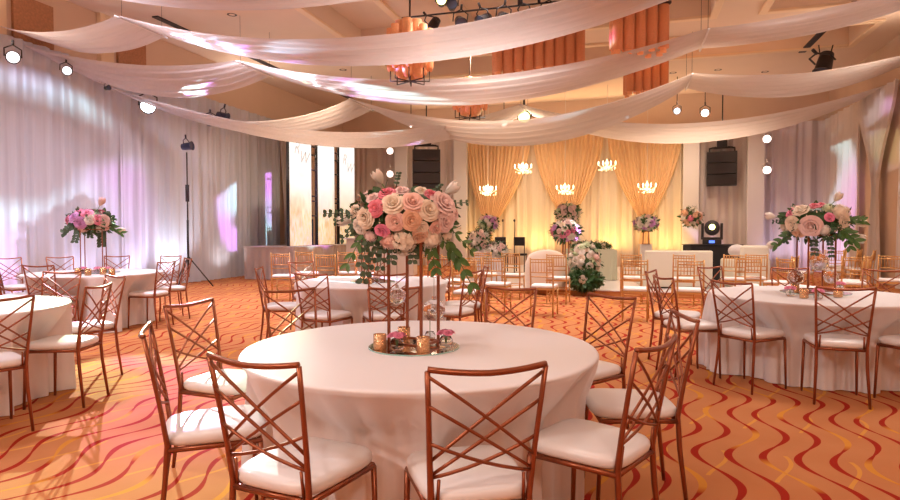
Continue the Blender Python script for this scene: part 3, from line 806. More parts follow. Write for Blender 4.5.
# --- right-hand table
f3 = 600/5.75
m3 = at_z(815, 292.5, TZ); tray(m3, .30, 'round mirror tray under the centrepiece of the right-hand table')
stand(Vector((m3.x, m3.y, 0)), .24, mt, 1.32, YAW-R(30)+.4, 'tall copper stand on the right-hand table')
L3 = img(815, 222, [(832, 199, 5, 'white', 'tulip'), (776, 216, 5, 'white', 'tulip'), (778, 244, 5, 'white', 'tulip'), (848, 237, 6, 'white', 'tulip'), (851, 224, 4.5, 'cream', 'tulip'),
 (811, 226, 9, 'palepink', 'rose'), (802, 211, 7, 'cream', 'rose'), (795, 224, 7, 'cream', 'peony'), (835, 213, 8, 'cream', 'hydrangea'), (825, 209, 5, 'greenw', 'hydrangea'),
 (813, 207, 5, 'pink', 'rose'), (794, 213, 5, 'hot', 'rose'), (826, 218, 4, 'hot', 'rose'), (800, 232, 6, 'peach', 'rose'), (838, 222, 5.5, 'cream', 'rose'), (819, 206, 4.5, 'pink', 'rose'), (788, 228, 5, 'cream', 'rose'), (822, 230, 5, 'white', 'hydrangea')], f3)
bouquet(at_d(816, 222, 5.75), .29, .17, L3, 12, 'tall bouquet with a large blush peony on the right-hand table',
 [(-.16, -.08, .22, 215, .09, 0), (.16, -.05, .2, -35, .10, 0), (.18, -.05, .2, -60, .08, 0), (-.02, -.14, .16, -85, .07, 1), (-.18, -.05, .16, 240, .06, 1), (.08, .08, .1, 60, .05, 1), (.22, 0, .16, 10, .07, 0), (.1, -.12, .2, -80, .06, 1), (-.2, 0, .18, 170, .04, 1)], scale=1.25)
for px, py, lb in ((804, 298, 'gold candle cup at the front of the right-hand mirror tray'), (838, 297, 'gold candle cup at the right of the right-hand mirror tray'), (795, 292, 'gold candle cup at the left edge of the right-hand mirror tray')):
    votive(at_z(px, py, mt), lb, .036, .08)
for px, py, lb in ((788+2, 296, 'clear vase of pink blossoms at the left of the right-hand mirror tray'), (818, 299, 'clear vase of pink blossoms at the front of the right-hand mirror tray'), (840, 291, 'clear vase of pink blossoms at the back right of the right-hand mirror tray')):
    vase(at_z(px, py, mt), lb, 'hot', fr=.03)
globe(at_d(819, 262, 5.7), 1.32, .085, 'beaded glass globe hanging highest in the right-hand flower stand')
globe(at_d(796, 277, 5.75), 1.32, .07, 'beaded glass globe hanging low at the left of the right-hand flower stand')
globe(at_d(831, 277, 5.85), 1.32, .065, 'beaded glass globe hanging low at the right of the right-hand flower stand')

# --- pink flower table on the left
f5 = 600/8.6
m5 = at_z(94, 272.5, TZ); tray(m5, .33, 'round mirror tray on the pink flower table')
stand(Vector((m5.x, m5.y, 0)), .27, mt, 1.38, YAW+R(20), 'tall copper stand under the pink flowers on the left')
L5 = img(92, 220, [(100, 202, 4.5, 'palepink', 'tulip'), (116, 229, 4, 'cream', 'tulip'), (88, 213, 5, 'hot', 'rose'), (82, 222, 5.5, 'lilac', 'peony'), (90, 219, 4.5, 'white', 'rose'), (97, 219, 4.5, 'hot', 'rose'),
 (102, 220, 5.5, 'palepink', 'peony'), (77, 217, 5, 'lilac', 'rose'), (72, 219, 4, 'hot', 'rose'), (98, 228, 4, 'white', 'hydrangea'), (84, 228, 4, 'palepink', 'hydrangea'), (105, 226, 4, 'blush', 'rose'), (99, 238, 3, 'cream', 'rose')], f5)
bouquet(at_d(92, 221, 8.6), .27, .16, L5, 13, 'tall pink and lilac bouquet on the left-hand table before the drape',
 [(-.2, -.05, .2, 215, .10, 1), (-.15, -.08, .22, 250, .09, 1), (.1, -.12, .22, -85, .11, 1), (.15, -.05, .25, -25, .09, 0), (.12, .08, .12, 30, .06, 1), (-.02, -.1, .12, -95, .08, 1)], scale=1.5, palette=('palepink', 'lilac', 'hot', 'white'))
for i, px in enumerate((78, 88, 103, 112)):
    votive(at_z(px, 274.5+(i % 2), mt), ['gold candle cup at the left of the pink flower table tray', 'gold candle cup left of centre on the pink flower table tray', 'gold candle cup right of centre on the pink flower table tray', 'gold candle cup at the right of the pink flower table tray'][i], .04, .09)
for px, lb in ((83, 'vase of pink blossoms at the left on the pink flower table'), (98, 'vase of pink blossoms in the middle of the pink flower table'), (107, 'vase of pink blossoms at the right on the pink flower table')):
    vase(at_z(px, 273.5, mt), lb, 'hot', r=.04, fr=.035)
# --- middle table: tray with cups, low flowers (its tall piece hides behind the foreground bouquet)
m2 = at_z(373, 281.5, TZ); tray(m2, .26, 'round mirror tray on the middle table')
votive(at_z(363, 283, mt), 'gold candle cup on the middle table tray, left', .036, .08); votive(at_z(369, 284, mt), 'gold candle cup on the middle table tray, right of the other', .036, .08)
vase(at_z(377, 283.5, mt), 'small vase of pink blossoms on the middle table tray', 'palepink', fr=.03)
stand(Vector((m2.x, m2.y, 0)), .2, mt, 1.3, YAW+R(30), 'tall copper stand on the middle table, behind the foreground flowers')
bouquet(at_d(378, 226, 7.1), .24, .15, [(-.1, 0, .06, 'cream', 'rose'), (.02, .06, .06, 'blush', 'rose'), (.12, -.02, .06, 'palepink', 'peony'), (0, -.06, .06, 'white', 'hydrangea')], 14,
 'blush bouquet of the middle table, behind the foreground flowers', [(-.15, -.05, .15, 230, .08, 1), (.1, -.08, .15, -60, .08, 0)], scale=1.4, extra=14)

# ------------------------------------------------------------------ stage area
SZ = .12
sa = at_z(594, 290, SZ); stg = 0
stg_o = empty('stage_platform', ((-4.5+3.3)/2, (sa.y+FW-.8)/2, 0), 0, 'low white glossy stage platform before the peach swag curtains', 'stage')
MB().box((0, 0, SZ/2-.01), (7.8-.02, FW-.8-sa.y-.02, SZ-.02)).build('fascia', 'stagefront', stg_o, smooth=False)
MB().box((0, 0, SZ-.01), (7.8, FW-.8-sa.y, .02)).build('top_panel', 'stage', stg_o, smooth=False)
def on(px, py, z=SZ): return at_z(px, py, z)
def base_at(px, D, z=SZ): p = at_d(px, 231, D); p.z = z; return p
faceyaw = lambda p: math.atan2(p.y, p.x)-PI/2     # local -Y towards the viewpoint
# long cream bench
p = base_at(678, 12.9); b = empty('sofa', p, YAW*.9, 'long pale cream bench sofa with its plain back to the viewer, behind gold chairs', 'sofa')
W = 66/600*12.9
MB().box((0, -.05, .42), (W, .14, .78)).build('backrest', 'ivory', b, bevel=.035)
MB().box((0, .36, .22), (W, .7, .38)).build('seat_base', 'ivory', b, bevel=.03)
MB().box((0, .36, .46), (W-.1, .62, .10)).build('seat_cushion', 'ivory', b, bevel=.035)
MB().box((0, .3, .015), (W-.2, .6, .03)).build('plinth', 'black', b, smooth=False)
# curved cream sofa
def curved(p, rz, r, h, label, m_='cream'):
    b = empty('curved_sofa', p, rz, label, 'sofa'); mb = MB()
    def fn(s, t):
        a = PI*(1.08)*s-PI*.04; hh = h*(.62+.38*math.sin(PI*s)**.8); rr = r
        prof = [(0, .03), (0, .9), (.03, 1), (.10, 1), (.13, .93), (.13, .03)]
        k_ = t*5; i = min(4, int(k_)); f_ = k_-i; o_ = prof[i][0]+(prof[i+1][0]-prof[i][0])*f_; z = prof[i][1]+(prof[i+1][1]-prof[i][1])*f_
        return ((rr-o_)*math.cos(a), -(rr-o_)*math.sin(a), z*hh)
    mb.grid(fn, 40, 15); mb.build('backrest', m_, b)
    MB().lathe([(.01, .04), (r-.14, .04), (r-.14, .36), (r-.18, .42), (r-.3, .44), (.01, .445)], n=36).build('seat', m_, b)
    return b
curved(base_at(546, 12.9), YAW*.6, .44, .84, 'curved cream velvet loveseat with a rounded back, left of the floor flowers')
p = base_at(752, 13.0); a_ = empty('armchair', p, YAW, 'white armchair with a crumpled white cushion, right of the black table', 'armchair')
MB().box((.05, -.02, .48), (.62, .16, .88)).build('backrest', 'ivory', a_, bevel=.07)
MB().box((0, .35, .22), (.66, .6, .40)).build('seat', 'ivory', a_, bevel=.05)
for s in (-1, 1): MB().box((s*.34, .3, .32), (.14, .66, .60)).build('armrest', 'ivory', a_, bevel=.05)
MB().ball((-.28, .08, .80), .2, 14, 10, (1, .5, .7)).build('cushion', 'white', a_)
# black table with a moving head
p = base_at(712, 14.6); t = empty('black_table', p, YAW*.8, 'black cloth-covered table carrying the glowing moving-head lamp', 'table')
MB().box((0, 0, .45), (1.2, .6, .88)).build('cloth', 'darkcloth', t, smooth=False, bevel=.02); MB().box((0, 0, .90), (1.24, .64, .02)).build('tabletop', 'black', t, smooth=False)
def moving_head(p, rz, label, lens, tilt=0, s=1.):
    t = empty('moving_head_lamp', p, rz, label, 'stage light')
    MB().box((0, 0, .05*s), (.34*s, .30*s, .10*s)).build('base', 'black', t, smooth=False, bevel=.01)
    y = MB(); 
    for q in (-1, 1): y.box((q*.17*s, 0, .25*s), (.05*s, .12*s, .32*s))
    y.box((0, 0, .115*s), (.34*s, .14*s, .04*s)); y.build('yoke', 'black', t, smooth=False, bevel=.012)
    ax = Vector((0, -1, tilt)).normalized()
    hd = MB().lathe([(.02, -.17*s), (.11*s, -.15*s), (.14*s, -.05*s), (.14*s, .13*s), (.12*s, .15*s)], (0, 0, .31*s), 18, ax).build('head', 'black', t)
    MB().lathe([(.001, .155*s), (.055*s, .155*s)], (0, 0, .31*s), 18, ax).build('lens', lens, hd)
    MB().box((0, -.152*s, .05*s), (.1*s, .006, .05*s)).build('display', 'lampblue', t, smooth=False)
    return t
moving_head(Vector((p.x, p.y, p.z+.91)), faceyaw(p), 'black moving-head lamp glowing yellow-green on the black table', 'lampgreen', .15, 1.25)
# two black chairs on the stage
for px, lb in ((500.5, 'left one of two black high-backed chairs on the stage'), (519.5, 'right one of two black high-backed chairs on the stage')):
    p = base_at(px, 18); t = empty('black_chair', p, 0, lb, 'chair')
    MB().box((0, -.02, .92), (.34, .05, .26)).build('backrest', 'darkcloth', t, smooth=False, bevel=.02)
    MB().box((0, .18, .52), (.36, .38, .06)).build('seat', 'darkcloth', t, smooth=False, bevel=.02)
    for sx in (-1, 1):
        MB().tube([(sx*.15, -.01, 0), (sx*.15, -.01, .85)], .015, 6).build('leg', 'black', t); MB().tube([(sx*.15, .35, 0), (sx*.15, .34, .5)], .015, 6).build('leg', 'black', t)
for px, lb in ((503, 'black microphone stand beside the left black chair'), (514.5, 'black microphone stand beside the right black chair')):
    p = base_at(px, 17.2); t = empty('microphone_stand', p, 0, lb, 'microphone stand')
    MB().lathe([(.01, 0), (.14, 0), (.14, .02), (.02, .035), (.01, .035)], n=16).build('base', 'blackmet', t)
    MB().tube([(0, 0, .03), (0, 0, 1.5)], .011, 6).build('pole', 'blackmet', t); MB().ball((0, -.03, 1.53), .03, 8, 6, (1, 1, 1.5)).build('microphone', 'black', t)
# sweetheart table, garland
p = base_at(591, 15.3); t = empty('head_table', p, YAW*.5, 'small table in pale sage cloth behind the big floor flowers', 'table')
cl = MB()
def fn(s, t_):
    a = 2*PI*s; e = .3; x = math.copysign(abs(math.cos(a))**e, math.cos(a))*.62; y = math.copysign(abs(math.sin(a))**e, math.sin(a))*.34
    k_ = 1+.04*t_*math.sin(a*14); return (x*k_, y*k_, .76-.75*t_)
cl.grid(fn, 96, 6, True); cl.build('cloth', 'sage', t); MB().box((0, 0, .765), (1.2, .64, .02)).build('tabletop', 'sage', t, smooth=False, bevel=.01)
tt = p.z+.777
# generic flower clump
def clump(loc, rx, rz_, n_, cols, seed, label, leafy=.4, ry=None, green='leaf', size=.07, base=None, stems=0):
    rnd = random.Random(seed); ry = ry or rx*.8; d = Vector(loc)-CAM
    root = empty('flower_arrangement', loc, math.atan2(d.y, d.x)-PI/2, label, 'flowers')
    core = MB().ball((0, 0, 0), 1, 16, 12); core.v = [(x*rx*.85, y*ry*.85, z*rz_*.85) for x, y, z in core.v]; core.build('foam_core', green, root)
    for i in range(n_):
        zz = 1-2*(i+.5)/n_; a = i*2.39996+rnd.uniform(-.3, .3); c_ = math.sqrt(1-zz*zz); v = Vector((c_*math.cos(a), c_*math.sin(a), zz))
        kd = rnd.choice(['hydrangea', 'rose', 'peony']); flower(root, kd, rnd.choice(cols), (v.x*rx*.92, v.y*ry*.92, v.z*rz_*.92), size*rnd.uniform(.8, 1.25), (v.x/rx, v.y/ry, v.z/rz_), kd)
    lf = MB()
    for i in range(int(200*leafy)):
        z = rnd.uniform(-1, 1); a = rnd.uniform(0, 6.28); c_ = math.sqrt(1-z*z); v = Vector((c_*math.cos(a), c_*math.sin(a), z))
        leaf(lf, (v.x*rx*.9, v.y*ry*.9, v.z*rz_*.9), v+Vector((rnd.uniform(-.5, .5), 0, rnd.uniform(-.6, .3))), v, size*rnd.uniform(1, 1.8), size*.4)
    if lf.v: lf.build('foliage', green, root)
    return root
P_ = ('white', 'cream', 'palepink', 'white')
def pole_stand(px, D, z0, z1, r, label, m_='copper', name='flower_stand'):
    p = base_at(px, D, z0); t = empty(name, p, 0, label, 'stand')
    q = r
    for k_ in range(4):
        a = PI/4+k_*PI/2; MB().tube([(q*1.2*math.cos(a), q*1.2*math.sin(a), 0), (q*math.cos(a), q*math.sin(a), z1-z0)], .012, 6).build('post', m_, t)
    for z in (.01, z1-z0-.012): MB().lathe([(.01, z-.008), (q*1.25, z-.008), (q*1.25, z+.008), (.01, z+.008)], n=4 if False else 20).build('ring_plate', m_, t)
    return p
# pedestals + balls
def pedestal(px, D, z1, w, label, m_='white'):
    p = base_at(px, D); o = empty('pedestal', p, YAW*.5, label, 'pedestal')
    MB().box((0, 0, (z1-SZ)/2), (w, w, z1-SZ)).build('body', m_, o, smooth=False, bevel=.01); MB().box((0, 0, z1-SZ+.01), (w+.04, w+.04, .02)).build('top_plate', m_, o, smooth=False)
    return p
zq = lambda py, D: H+(231-py)/600*D
pedestal(646, 17.5, zq(245, 17.5), .30, 'white pedestal above the cream bench, holding the right flower ball stand')
pole_stand(646, 17.5, zq(245, 17.5)+.02, zq(231, 17.5), .10, 'copper wire stand on the white pedestal behind the bench')
clump(at_d(646, 223, 17.5), .35, .22, 34, ('palepink', 'white', 'lilac', 'white', 'greenw'), 31, 'oval pastel flower ball below the right peach swag', size=.085)
pedestal(488, 18.5, zq(247, 18.5), .3, 'white pedestal under the left peach swag'); pole_stand(488, 18.5, zq(247, 18.5)+.02, zq(233, 18.5), .1, 'copper wire stand below the left flower ball')
clump(at_d(488, 224, 18.5), .29, .25, 30, ('palepink', 'white', 'lilac', 'greenw'), 32, 'round pastel flower ball below the left peach swag', size=.085)
pedestal(479, 15.5, zq(250, 15.5), .3, 'white pedestal at the right edge of the foreground flowers')
clump(at_d(479, 240, 15.5), .28, .25, 30, P_, 33, 'white flower cluster on a pedestal beside the foreground bouquet', size=.08, leafy=.7)
pedestal(497, 14.8, zq(258, 14.8), .3, 'white pedestal left of the black chairs')
clump(at_d(497, 250, 14.8), .25, .19, 26, ('white', 'white', 'palepink'), 34, 'pale white flower cluster in front of the black chairs', size=.075)
clump(at_y(691, 217, FW-1.10), .33, .28, 26, ('palepink', 'hot', 'white', 'peach'), 35, 'pink flower cluster fixed on the white pillar right of the swags', ry=.34, size=.1)
# big floor piece
pole_stand(566, 13.9, SZ, zq(240, 13.9), .09, 'copper stand under the pink-topped flowers beside the loveseat')
clump(at_d(566, 231, 13.9), .33, .24, 40, ('lilac', 'hot', 'palepink', 'white', 'cream'), 36, 'pink and white flowers on a tall stand right behind the curved loveseat', size=.08, leafy=.6)
clump(at_d(568, 212, 17.9), .36, .26, 30, ('cream', 'palepink', 'greenw'), 40, 'pale flower ball below the middle peach swag', size=.09, leafy=.5)
pole_stand(568, 17.9, SZ, zq(218.5, 17.9), .1, 'copper stand of the pale flower ball below the middle swag')
clump(at_d(585, 261, 12.9)+Vector((0, 0, 0)), .32, .40, 70, ('white', 'cream', 'white', 'palepink', 'greenw'), 37, 'large white floor flower arrangement at the stage edge beside the loveseat', size=.075, leafy=.6)
p = base_at(585, 12.45, SZ); gl = clump(Vector((p.x, p.y, SZ+.21)), .30, .15, 6, ('white',), 38, 'dark green leaves spread at the foot of the large floor flowers', leafy=1.6, size=.10, ry=.2)
clump(Vector((t.location.x, t.location.y, tt+.08)), .5, .08, 10, ('white', 'cream'), 39, 'low green garland lying on the sage cloth table', leafy=1.4, size=.07, ry=.12)

# left: screen platform and screens
gu = -9.15
y0 = at_x(290, 230, gu).y; y1 = at_x(354.5, 230, gu).y; zb = at_x(290, 246, gu).z
pf = empty('screen_platform', (gu-.35, (y0+y1)/2, 0), 0, 'grey skirted platform under the three lit screens', 'platform')
L_ = y1-y0+1.1
sk = MB()
def fn(s, t_):
    per = 2*(L_+1.6); q = s*per; 
    if q < L_: x, y, nx, ny = .8, -L_/2+q, 1, 0
    elif q < L_+1.6: x, y, nx, ny = .8-(q-L_), L_/2, 0, 1
    elif q < 2*L_+1.6: x, y, nx, ny = -.8, L_/2-(q-L_-1.6), -1, 0
    else: x, y, nx, ny = -.8+(q-2*L_-1.6), -L_/2, 0, -1
    w = .02*math.sin(q*26)*(.3+t_); return (x+nx*w, y+ny*w, (zb-.04)*(1-t_)+.005)
sk.grid(fn, 420, 4, True); sk.build('skirt', 'skirt', pf); MB().box((0, 0, zb-.03), (1.62, L_+.02, .04)).build('deck', 'skirt', pf, smooth=False)
edges = [(290, 311.5), (318.3, 334.5), (340, 354.5)]
ztop = 4.3
for i, (a, b_) in enumerate(edges):
    ya = at_x(a, 230, gu).y; yb = at_x(b_, 230, gu).y; hh = ztop-zb
    s_ = empty('led_screen', (gu, (ya+yb)/2, zb-.008), 0, ['tall lit screen panel nearest the left drape, first of three, with faint script letters', 'middle one of the three tall lit screen panels, without letters', 'tall lit screen panel farthest from the left drape, with faint script letters'][i], 'screen')
    MB().box((-.06, 0, hh/2), (.10, yb-ya, hh)).build('casing', 'black', s_, smooth=False)
    sc = MB().box((0, 0, 0), (.02, yb-ya-.02, hh-.02)).build('display', 'screen', s_, smooth=False, loc=(0, 0, hh/2))
    if i != 1:
        for ch, dy, dz in (('R', -.2, .25), ('W', .08, 0)):
            cu = bpy.data.curves.new('monogram', 'FONT'); cu.body = ch; cu.size = .52; cu.extrude = .002; cu.shear = .35
            tmp = bpy.data.objects.new('monogram', cu); C.objects.link(tmp)
            bpy.context.view_layer.update(); me = bpy.data.meshes.new_from_object(tmp); bpy.data.objects.remove(tmp)
            me.materials.clear(); me.materials.append(M['lettergrey'] if 'lettergrey' in M else M.setdefault('lettergrey', mat('letter_grey', (.5, .5, .5), .5, emit=(.55, .62, .68), es=.9)))
            o = bpy.data.objects.new('monogram', me); C.objects.link(o); o.parent = sc; o.rotation_euler = (PI/2, 0, PI/2); o.location = (.014, dy-.20, hh*.25+dz-.1)
# scaffold ladders between
for i, (a, b_) in enumerate(((311.5, 318.3), (334.5, 340))):
    ya = at_x(a, 230, gu).y; yb = at_x(b_, 230, gu).y; hh = ztop-zb
    s_ = empty('scaffold_frame', (gu-.05, (ya+yb)/2, zb-.008), 0, ['black scaffold frame in the gap between the first and middle lit screens', 'black scaffold frame in the gap between the middle and last lit screens'][i], 'frame')
    for q in (-1, 1): MB().tube([(0, q*(yb-ya)*.38, 0), (0, q*(yb-ya)*.38, hh)], .02, 6).build('upright', 'blackmet', s_)
    for z in (.9, 1.35, 1.5, 2.3, 2.75, 3.0): MB().tube([(0, -(yb-ya)*.38, z), (0, (yb-ya)*.38, z)], .022, 6).build('rung', 'blackmet', s_)
    MB().box((-.14, 0, .4), (.10, (yb-ya)*.7, .8)).build('control_box', 'black', s_, smooth=False)
# white bar counter behind the foreground flowers
p = base_at(382, 18.5, 0); t = empty('bar_counter', p, YAW*.5, 'white bar counter right of the lit screens, behind the flowers', 'counter')
MB().box((0, 0, .55), (2.1, .6, 1.1)).build('front_panel', 'white', t, smooth=False, bevel=.02); MB().box((0, 0, 1.12), (2.2, .7, .04)).build('counter_top', 'white', t, smooth=False, bevel=.01)

# ------------------------------------------------------------------ speakers
for px, lb in ((426.5, 'black line-array speaker hanging before the far wall, left of the stage curtains'), (721.5, 'black line-array speaker hanging before the far wall, right of the stage curtains')):
    top, bot = (150, 196) if px < 500 else (152, 186)
    D = 20.3; p = at_d(px, bot, D); z_t = zq(top, D); w = 27.5*D/600; hh = z_t-p.z; n_ = 4 if px < 500 else 3
    s_ = empty('line_array_speaker', p, faceyaw(p), lb, 'speaker')
    for i in range(n_):
        MB().box((0, .04*i/n_, hh*(i+.5)/n_), (w, .5, hh/n_-.015), 0).build('cabinet', 'black', s_, smooth=False, bevel=.015)
    fr = MB()
    for q in (-1, 1): fr.tube([(q*w*.42, 0, hh), (q*w*.42, 0, hh+.12), (q*w*.2, 0, hh+.16)], .03, 6)
    fr.box((0, 0, hh+.14), (w*.7, .12, .05)); fr.box((0, 0, hh+.3), (w*.35, .2, .3)); fr.build('rigging_frame', 'blackmet', s_, smooth=False)
    MB().box((0, 0, hh+.58), (w*.62, .25, .22)).build('hoist', 'black', s_, smooth=False, bevel=.02)
    MB().tube([(0, 0, hh+.6), (0, 0, CZ-p.z)], .02, 6).build('chain', 'blackmet', s_)

# ------------------------------------------------------------------ small crystal chandeliers over the stage
for px, py, lb in ((488, 190, 'small lit crystal chandelier hanging before the left peach swag'), (523, 168, 'small lit crystal chandelier hanging between the left and middle swags, higher'),
                   (565, 189, 'small lit crystal chandelier hanging before the middle peach swag'), (607, 165, 'small lit crystal chandelier hanging between the middle and right swags, higher'),
                   (647, 187, 'small lit crystal chandelier hanging before the right peach swag')):
    D = 19.6; p = at_d(px, py, D); s_ = empty('crystal_chandelier', p, 0, lb, 'chandelier')
    MB().tube([(0, 0, .1), (0, 0, CZ-p.z)], .006, 5).build('wire', 'white', s_)
    MB().lathe([(.01, -.12), (.05, -.06), (.03, .0), (.06, .06), (.02, .16), (.01, .2)], n=10).build('centre_stem', 'crystal', s_)
    for k_ in range(8):
        a = k_*PI/4; ca, sa_ = math.cos(a), math.sin(a); r = .27 if k_ % 2 == 0 else .17
        am = MB().tube([(0, 0, -.03), (r*.5*ca, r*.5*sa_, -.09), (r*ca, r*sa_, 0)], .008, 5).build('arm', 'crystal', s_)
        MB().lathe([(.012, 0), (.016, .05), (.02, .08), (.004, .13)], (r*ca, r*sa_, 0), 8).build('candle_bulb', 'candle', am)
    cr = MB(); rnd = random.Random(px)
    for k_ in range(40):
        a = rnd.uniform(0, 6.28); r = rnd.choice((.1, .18, .26)); cr.ball((r*math.cos(a), r*math.sin(a), -.07-rnd.uniform(0, .14)*(1-r)), .014, 5, 4, (1, 1, 1.6))
    tag(cr.build('crystal_drops', 'crystal', s_), kind='stuff')

# ------------------------------------------------------------------ amber chandeliers
def ring_chandelier(px, top, bot, D, label):
    p = at_d(px, bot, D); hh = zq(top, D)-p.z; s_ = empty('ring_chandelier', p, .3, label, 'chandelier')
    MB().tube([(0, 0, .02), (0, 0, CZ-p.z)], .018, 6).build('rod', 'iron', s_)
    MB().lathe([(.05, CZ-p.z-.02), (.1, CZ-p.z-.02), (.1, CZ-p.z)], n=16).build('ceiling_rose', 'iron', s_)
    r = .37; ar = MB(); N = 8
    for k_ in range(N):
        a = k_*2*PI/N; ca, sa_ = math.cos(a), math.sin(a)
        ar.tube([(0, 0, .03), (r*ca, r*sa_, .03), (r*ca, r*sa_, .3)], .014, 5)
    ar.build('iron_arms', 'iron', s_)
    for k_ in range(N):
        a = k_*2*PI/N; c_ = (r*math.cos(a), r*math.sin(a), 0)
        MB().lathe([(.05, .22), (.075, .3), (.075, hh*.86), (.065, hh*.86)], c_, 14).build('glass_shade', 'amber2', s_)
    for k_ in range(6):
        a = k_*PI/3+.3; MB().lathe([(.05, .08), (.10, .16), (.10, hh*.97), (.08, hh*.97)], (.18*math.cos(a), .18*math.sin(a), 0), 14).build('glass_shade', 'amber2', s_)
    return s_
ring_chandelier(410, 21, 83, 11.4, 'amber glass chandelier with iron arms, upper one left of the spotlight bar')
ring_chandelier(470, 78, 119, 15.0, 'amber glass chandelier with iron arms, lower and farther one')
def tube_chandelier(px0, px1, top, bot, D, rows, label, seed):
    p = at_d((px0+px1)/2, bot, D); W_ = (px1-px0)/600*D; hh = zq(top, D)-p.z; s_ = empty('tube_chandelier', p, YAW, label, 'chandelier')
    rnd = random.Random(seed); n_ = max(3, round(W_/.24)); r = W_/n_/2*.94
    MB().box((0, 0, hh+.03), (W_, r*2*rows, .05)).build('top_plate', 'iron', s_, smooth=False)
    for q in (-.35, .35): MB().tube([(q*W_, 0, hh+.05), (q*W_, 0, CZ-p.z)], .015, 6).build('rod', 'iron', s_)
    for j in range(rows):
        for i in range(n_):
            x = -W_/2+W_*(i+.5)/n_; y = (j-(rows-1)/2)*r*2.05; zb_ = rnd.choice((0, .06, .12, .2))*hh*.6
            gt = MB().lathe([(r*.9, zb_+.08), (r, zb_+.09), (r, hh), (r*.2, hh)], (x, y, 0), 16).build('glass_tube', 'amber', s_)
            MB().lathe([(r*.55, zb_), (r*.6, zb_+.01), (r*.6, zb_+.3), (r*.5, zb_+.3)], (x, y, 0), 12).build('inner_tube', 'amber2', gt)
    return s_
tube_chandelier(492, 584, 24, 79, 13.4, 2, 'long cluster of ribbed amber glass tubes behind the spotlight bar', 1)
tube_chandelier(610, 667, 8, 56, 11.6, 2, 'tall cluster of ribbed amber glass tubes, right of the spotlights, upper one', 2)
tube_chandelier(624, 667, 60, 97, 16.4, 2, 'cluster of ribbed amber glass tubes seen lower and farther, under the upper right one', 3)

# ------------------------------------------------------------------ stage lights
def aim_empty(name, p, d, label, cat='stage light', group=None):
    o = empty(name, p, 0, label, cat, group); d = Vector(d).normalized(); o.rotation_mode = 'QUATERNION'
    o.rotation_quaternion = d.to_track_quat('Y', 'Z'); return o
def spot_can(p, d, label, s=1., lens='darklens', m_='black', hang=.0, group=None):
    """a stage can: local +Y is where it points"""
    t = aim_empty('spotlight', p, d, label, group=group)
    bd = MB().lathe([(.03*s, -.13*s), (.075*s, -.11*s), (.085*s, -.02*s), (.095*s, .12*s), (.11*s, .14*s), (.10*s, .14*s), (.09*s, .11*s), (.0, .108*s)], (0, 0, 0), 16, (0, 1, 0)).build('body', m_, t)
    MB().lathe([(.001, .125*s), (.092*s, .125*s)], (0, 0, 0), 16, (0, 1, 0)).build('lens', lens, bd)
    y = MB()
    y.tube([(-.12*s, 0, 0), (-.12*s, 0, .13*s), (0, 0, .2*s), (.12*s, 0, .13*s), (.12*s, 0, 0)], .012*s, 5); y.tube([(0, 0, .19*s), (0, 0, .28*s)], .02*s, 6); y.build('yoke', m_, t)
    return t
# bar of spotlights
BV = 11.8; A = at_y(402, 18, BV); B = Vector((at_y(640, 0, BV).x, BV, A.z))
bar = empty('lighting_bar', (0, 0, 0), 0, 'thin black lighting bar carrying the row of spotlights at the top', 'lighting bar')
MB().tube([A, B], .018, 6).build('pipe', 'blackmet', bar)
for px in (520, 539): q = Vector((at_y(px, 8, BV).x, BV, A.z)); MB().tube([q, (q.x, q.y, CZ)], .05 if px == 520 else .03, 6).build('drop_pipe', 'blackmet', bar)
names = ['leftmost spotlight on the lighting bar, pointing down', 'second spotlight from the left on the lighting bar', 'third spotlight from the left on the lighting bar', 'fourth spotlight from the left on the bar, next to the thick drop pipe',
         'fifth spotlight from the left on the bar, just right of the thick drop pipe', 'sixth spotlight from the left on the lighting bar', 'rightmost spotlight on the lighting bar, above the purple streak']
for i, (px, py) in enumerate(((434, 25), (460, 21), (484.5, 20), (503, 17), (526, 13), (547, 10), (568, 6))):
    p = at_y(px, py, BV); p.z = A.z-.20; p.y -= .0; spot_can(p, (.25 if i % 2 else -.3, -.5, -.35 if i else -.9), names[i], 1.2)
for px, py, lz, lb in ((441.5, 2, 'lampgreen', 'greenish lamp above the bar at the very top edge, left of a white-ringed one'), (452, 6, 'lampwhite', 'white-ringed lamp above the bar at the very top edge')):
    spot_can(at_d(px, py, 11.9), (-fwd+Vector((0, 0, -.1))), lb, 1.0, 'darklens' if lz == 'lampwhite' else lz)
# wall lamps on the left
def wl(px, py, s, lens, label, d=None, m_='black'):
    p = at_x(px, py, LW+.55); t = spot_can(p, d if d else (CAM-p)+Vector((0, 0, -.6)), label, s, lens, m_)
    return t
wl(13, 57, 1.05, 'lampwhite', 'round lamp with a white lens on the left drape, nearest the left picture edge')
wl(66, 71, .85, 'lampwhite', 'round lamp with a white lens on the left drape, second from the left edge', (.9, -.55, -.15))
wl(107, 88, .5, 'darklens', 'small dark lamp at the top of the left drape, under the swag', (1, -.2, 0))
star = wl(148, 106, 1.55, 'lampstar', 'blazing white lamp at the top of the left drape, shining at the viewer')
wl(210, 119, 1.1, 'lampwhite', 'dark lamp pointing down right of the blazing lamp, left one of a pair', (.5, -.6, -.9), 'navy')
wl(222, 116, 1.2, 'darklens', 'dark lamp right of the blazing lamp, right one of a pair', (1, .2, -.3), 'navy')
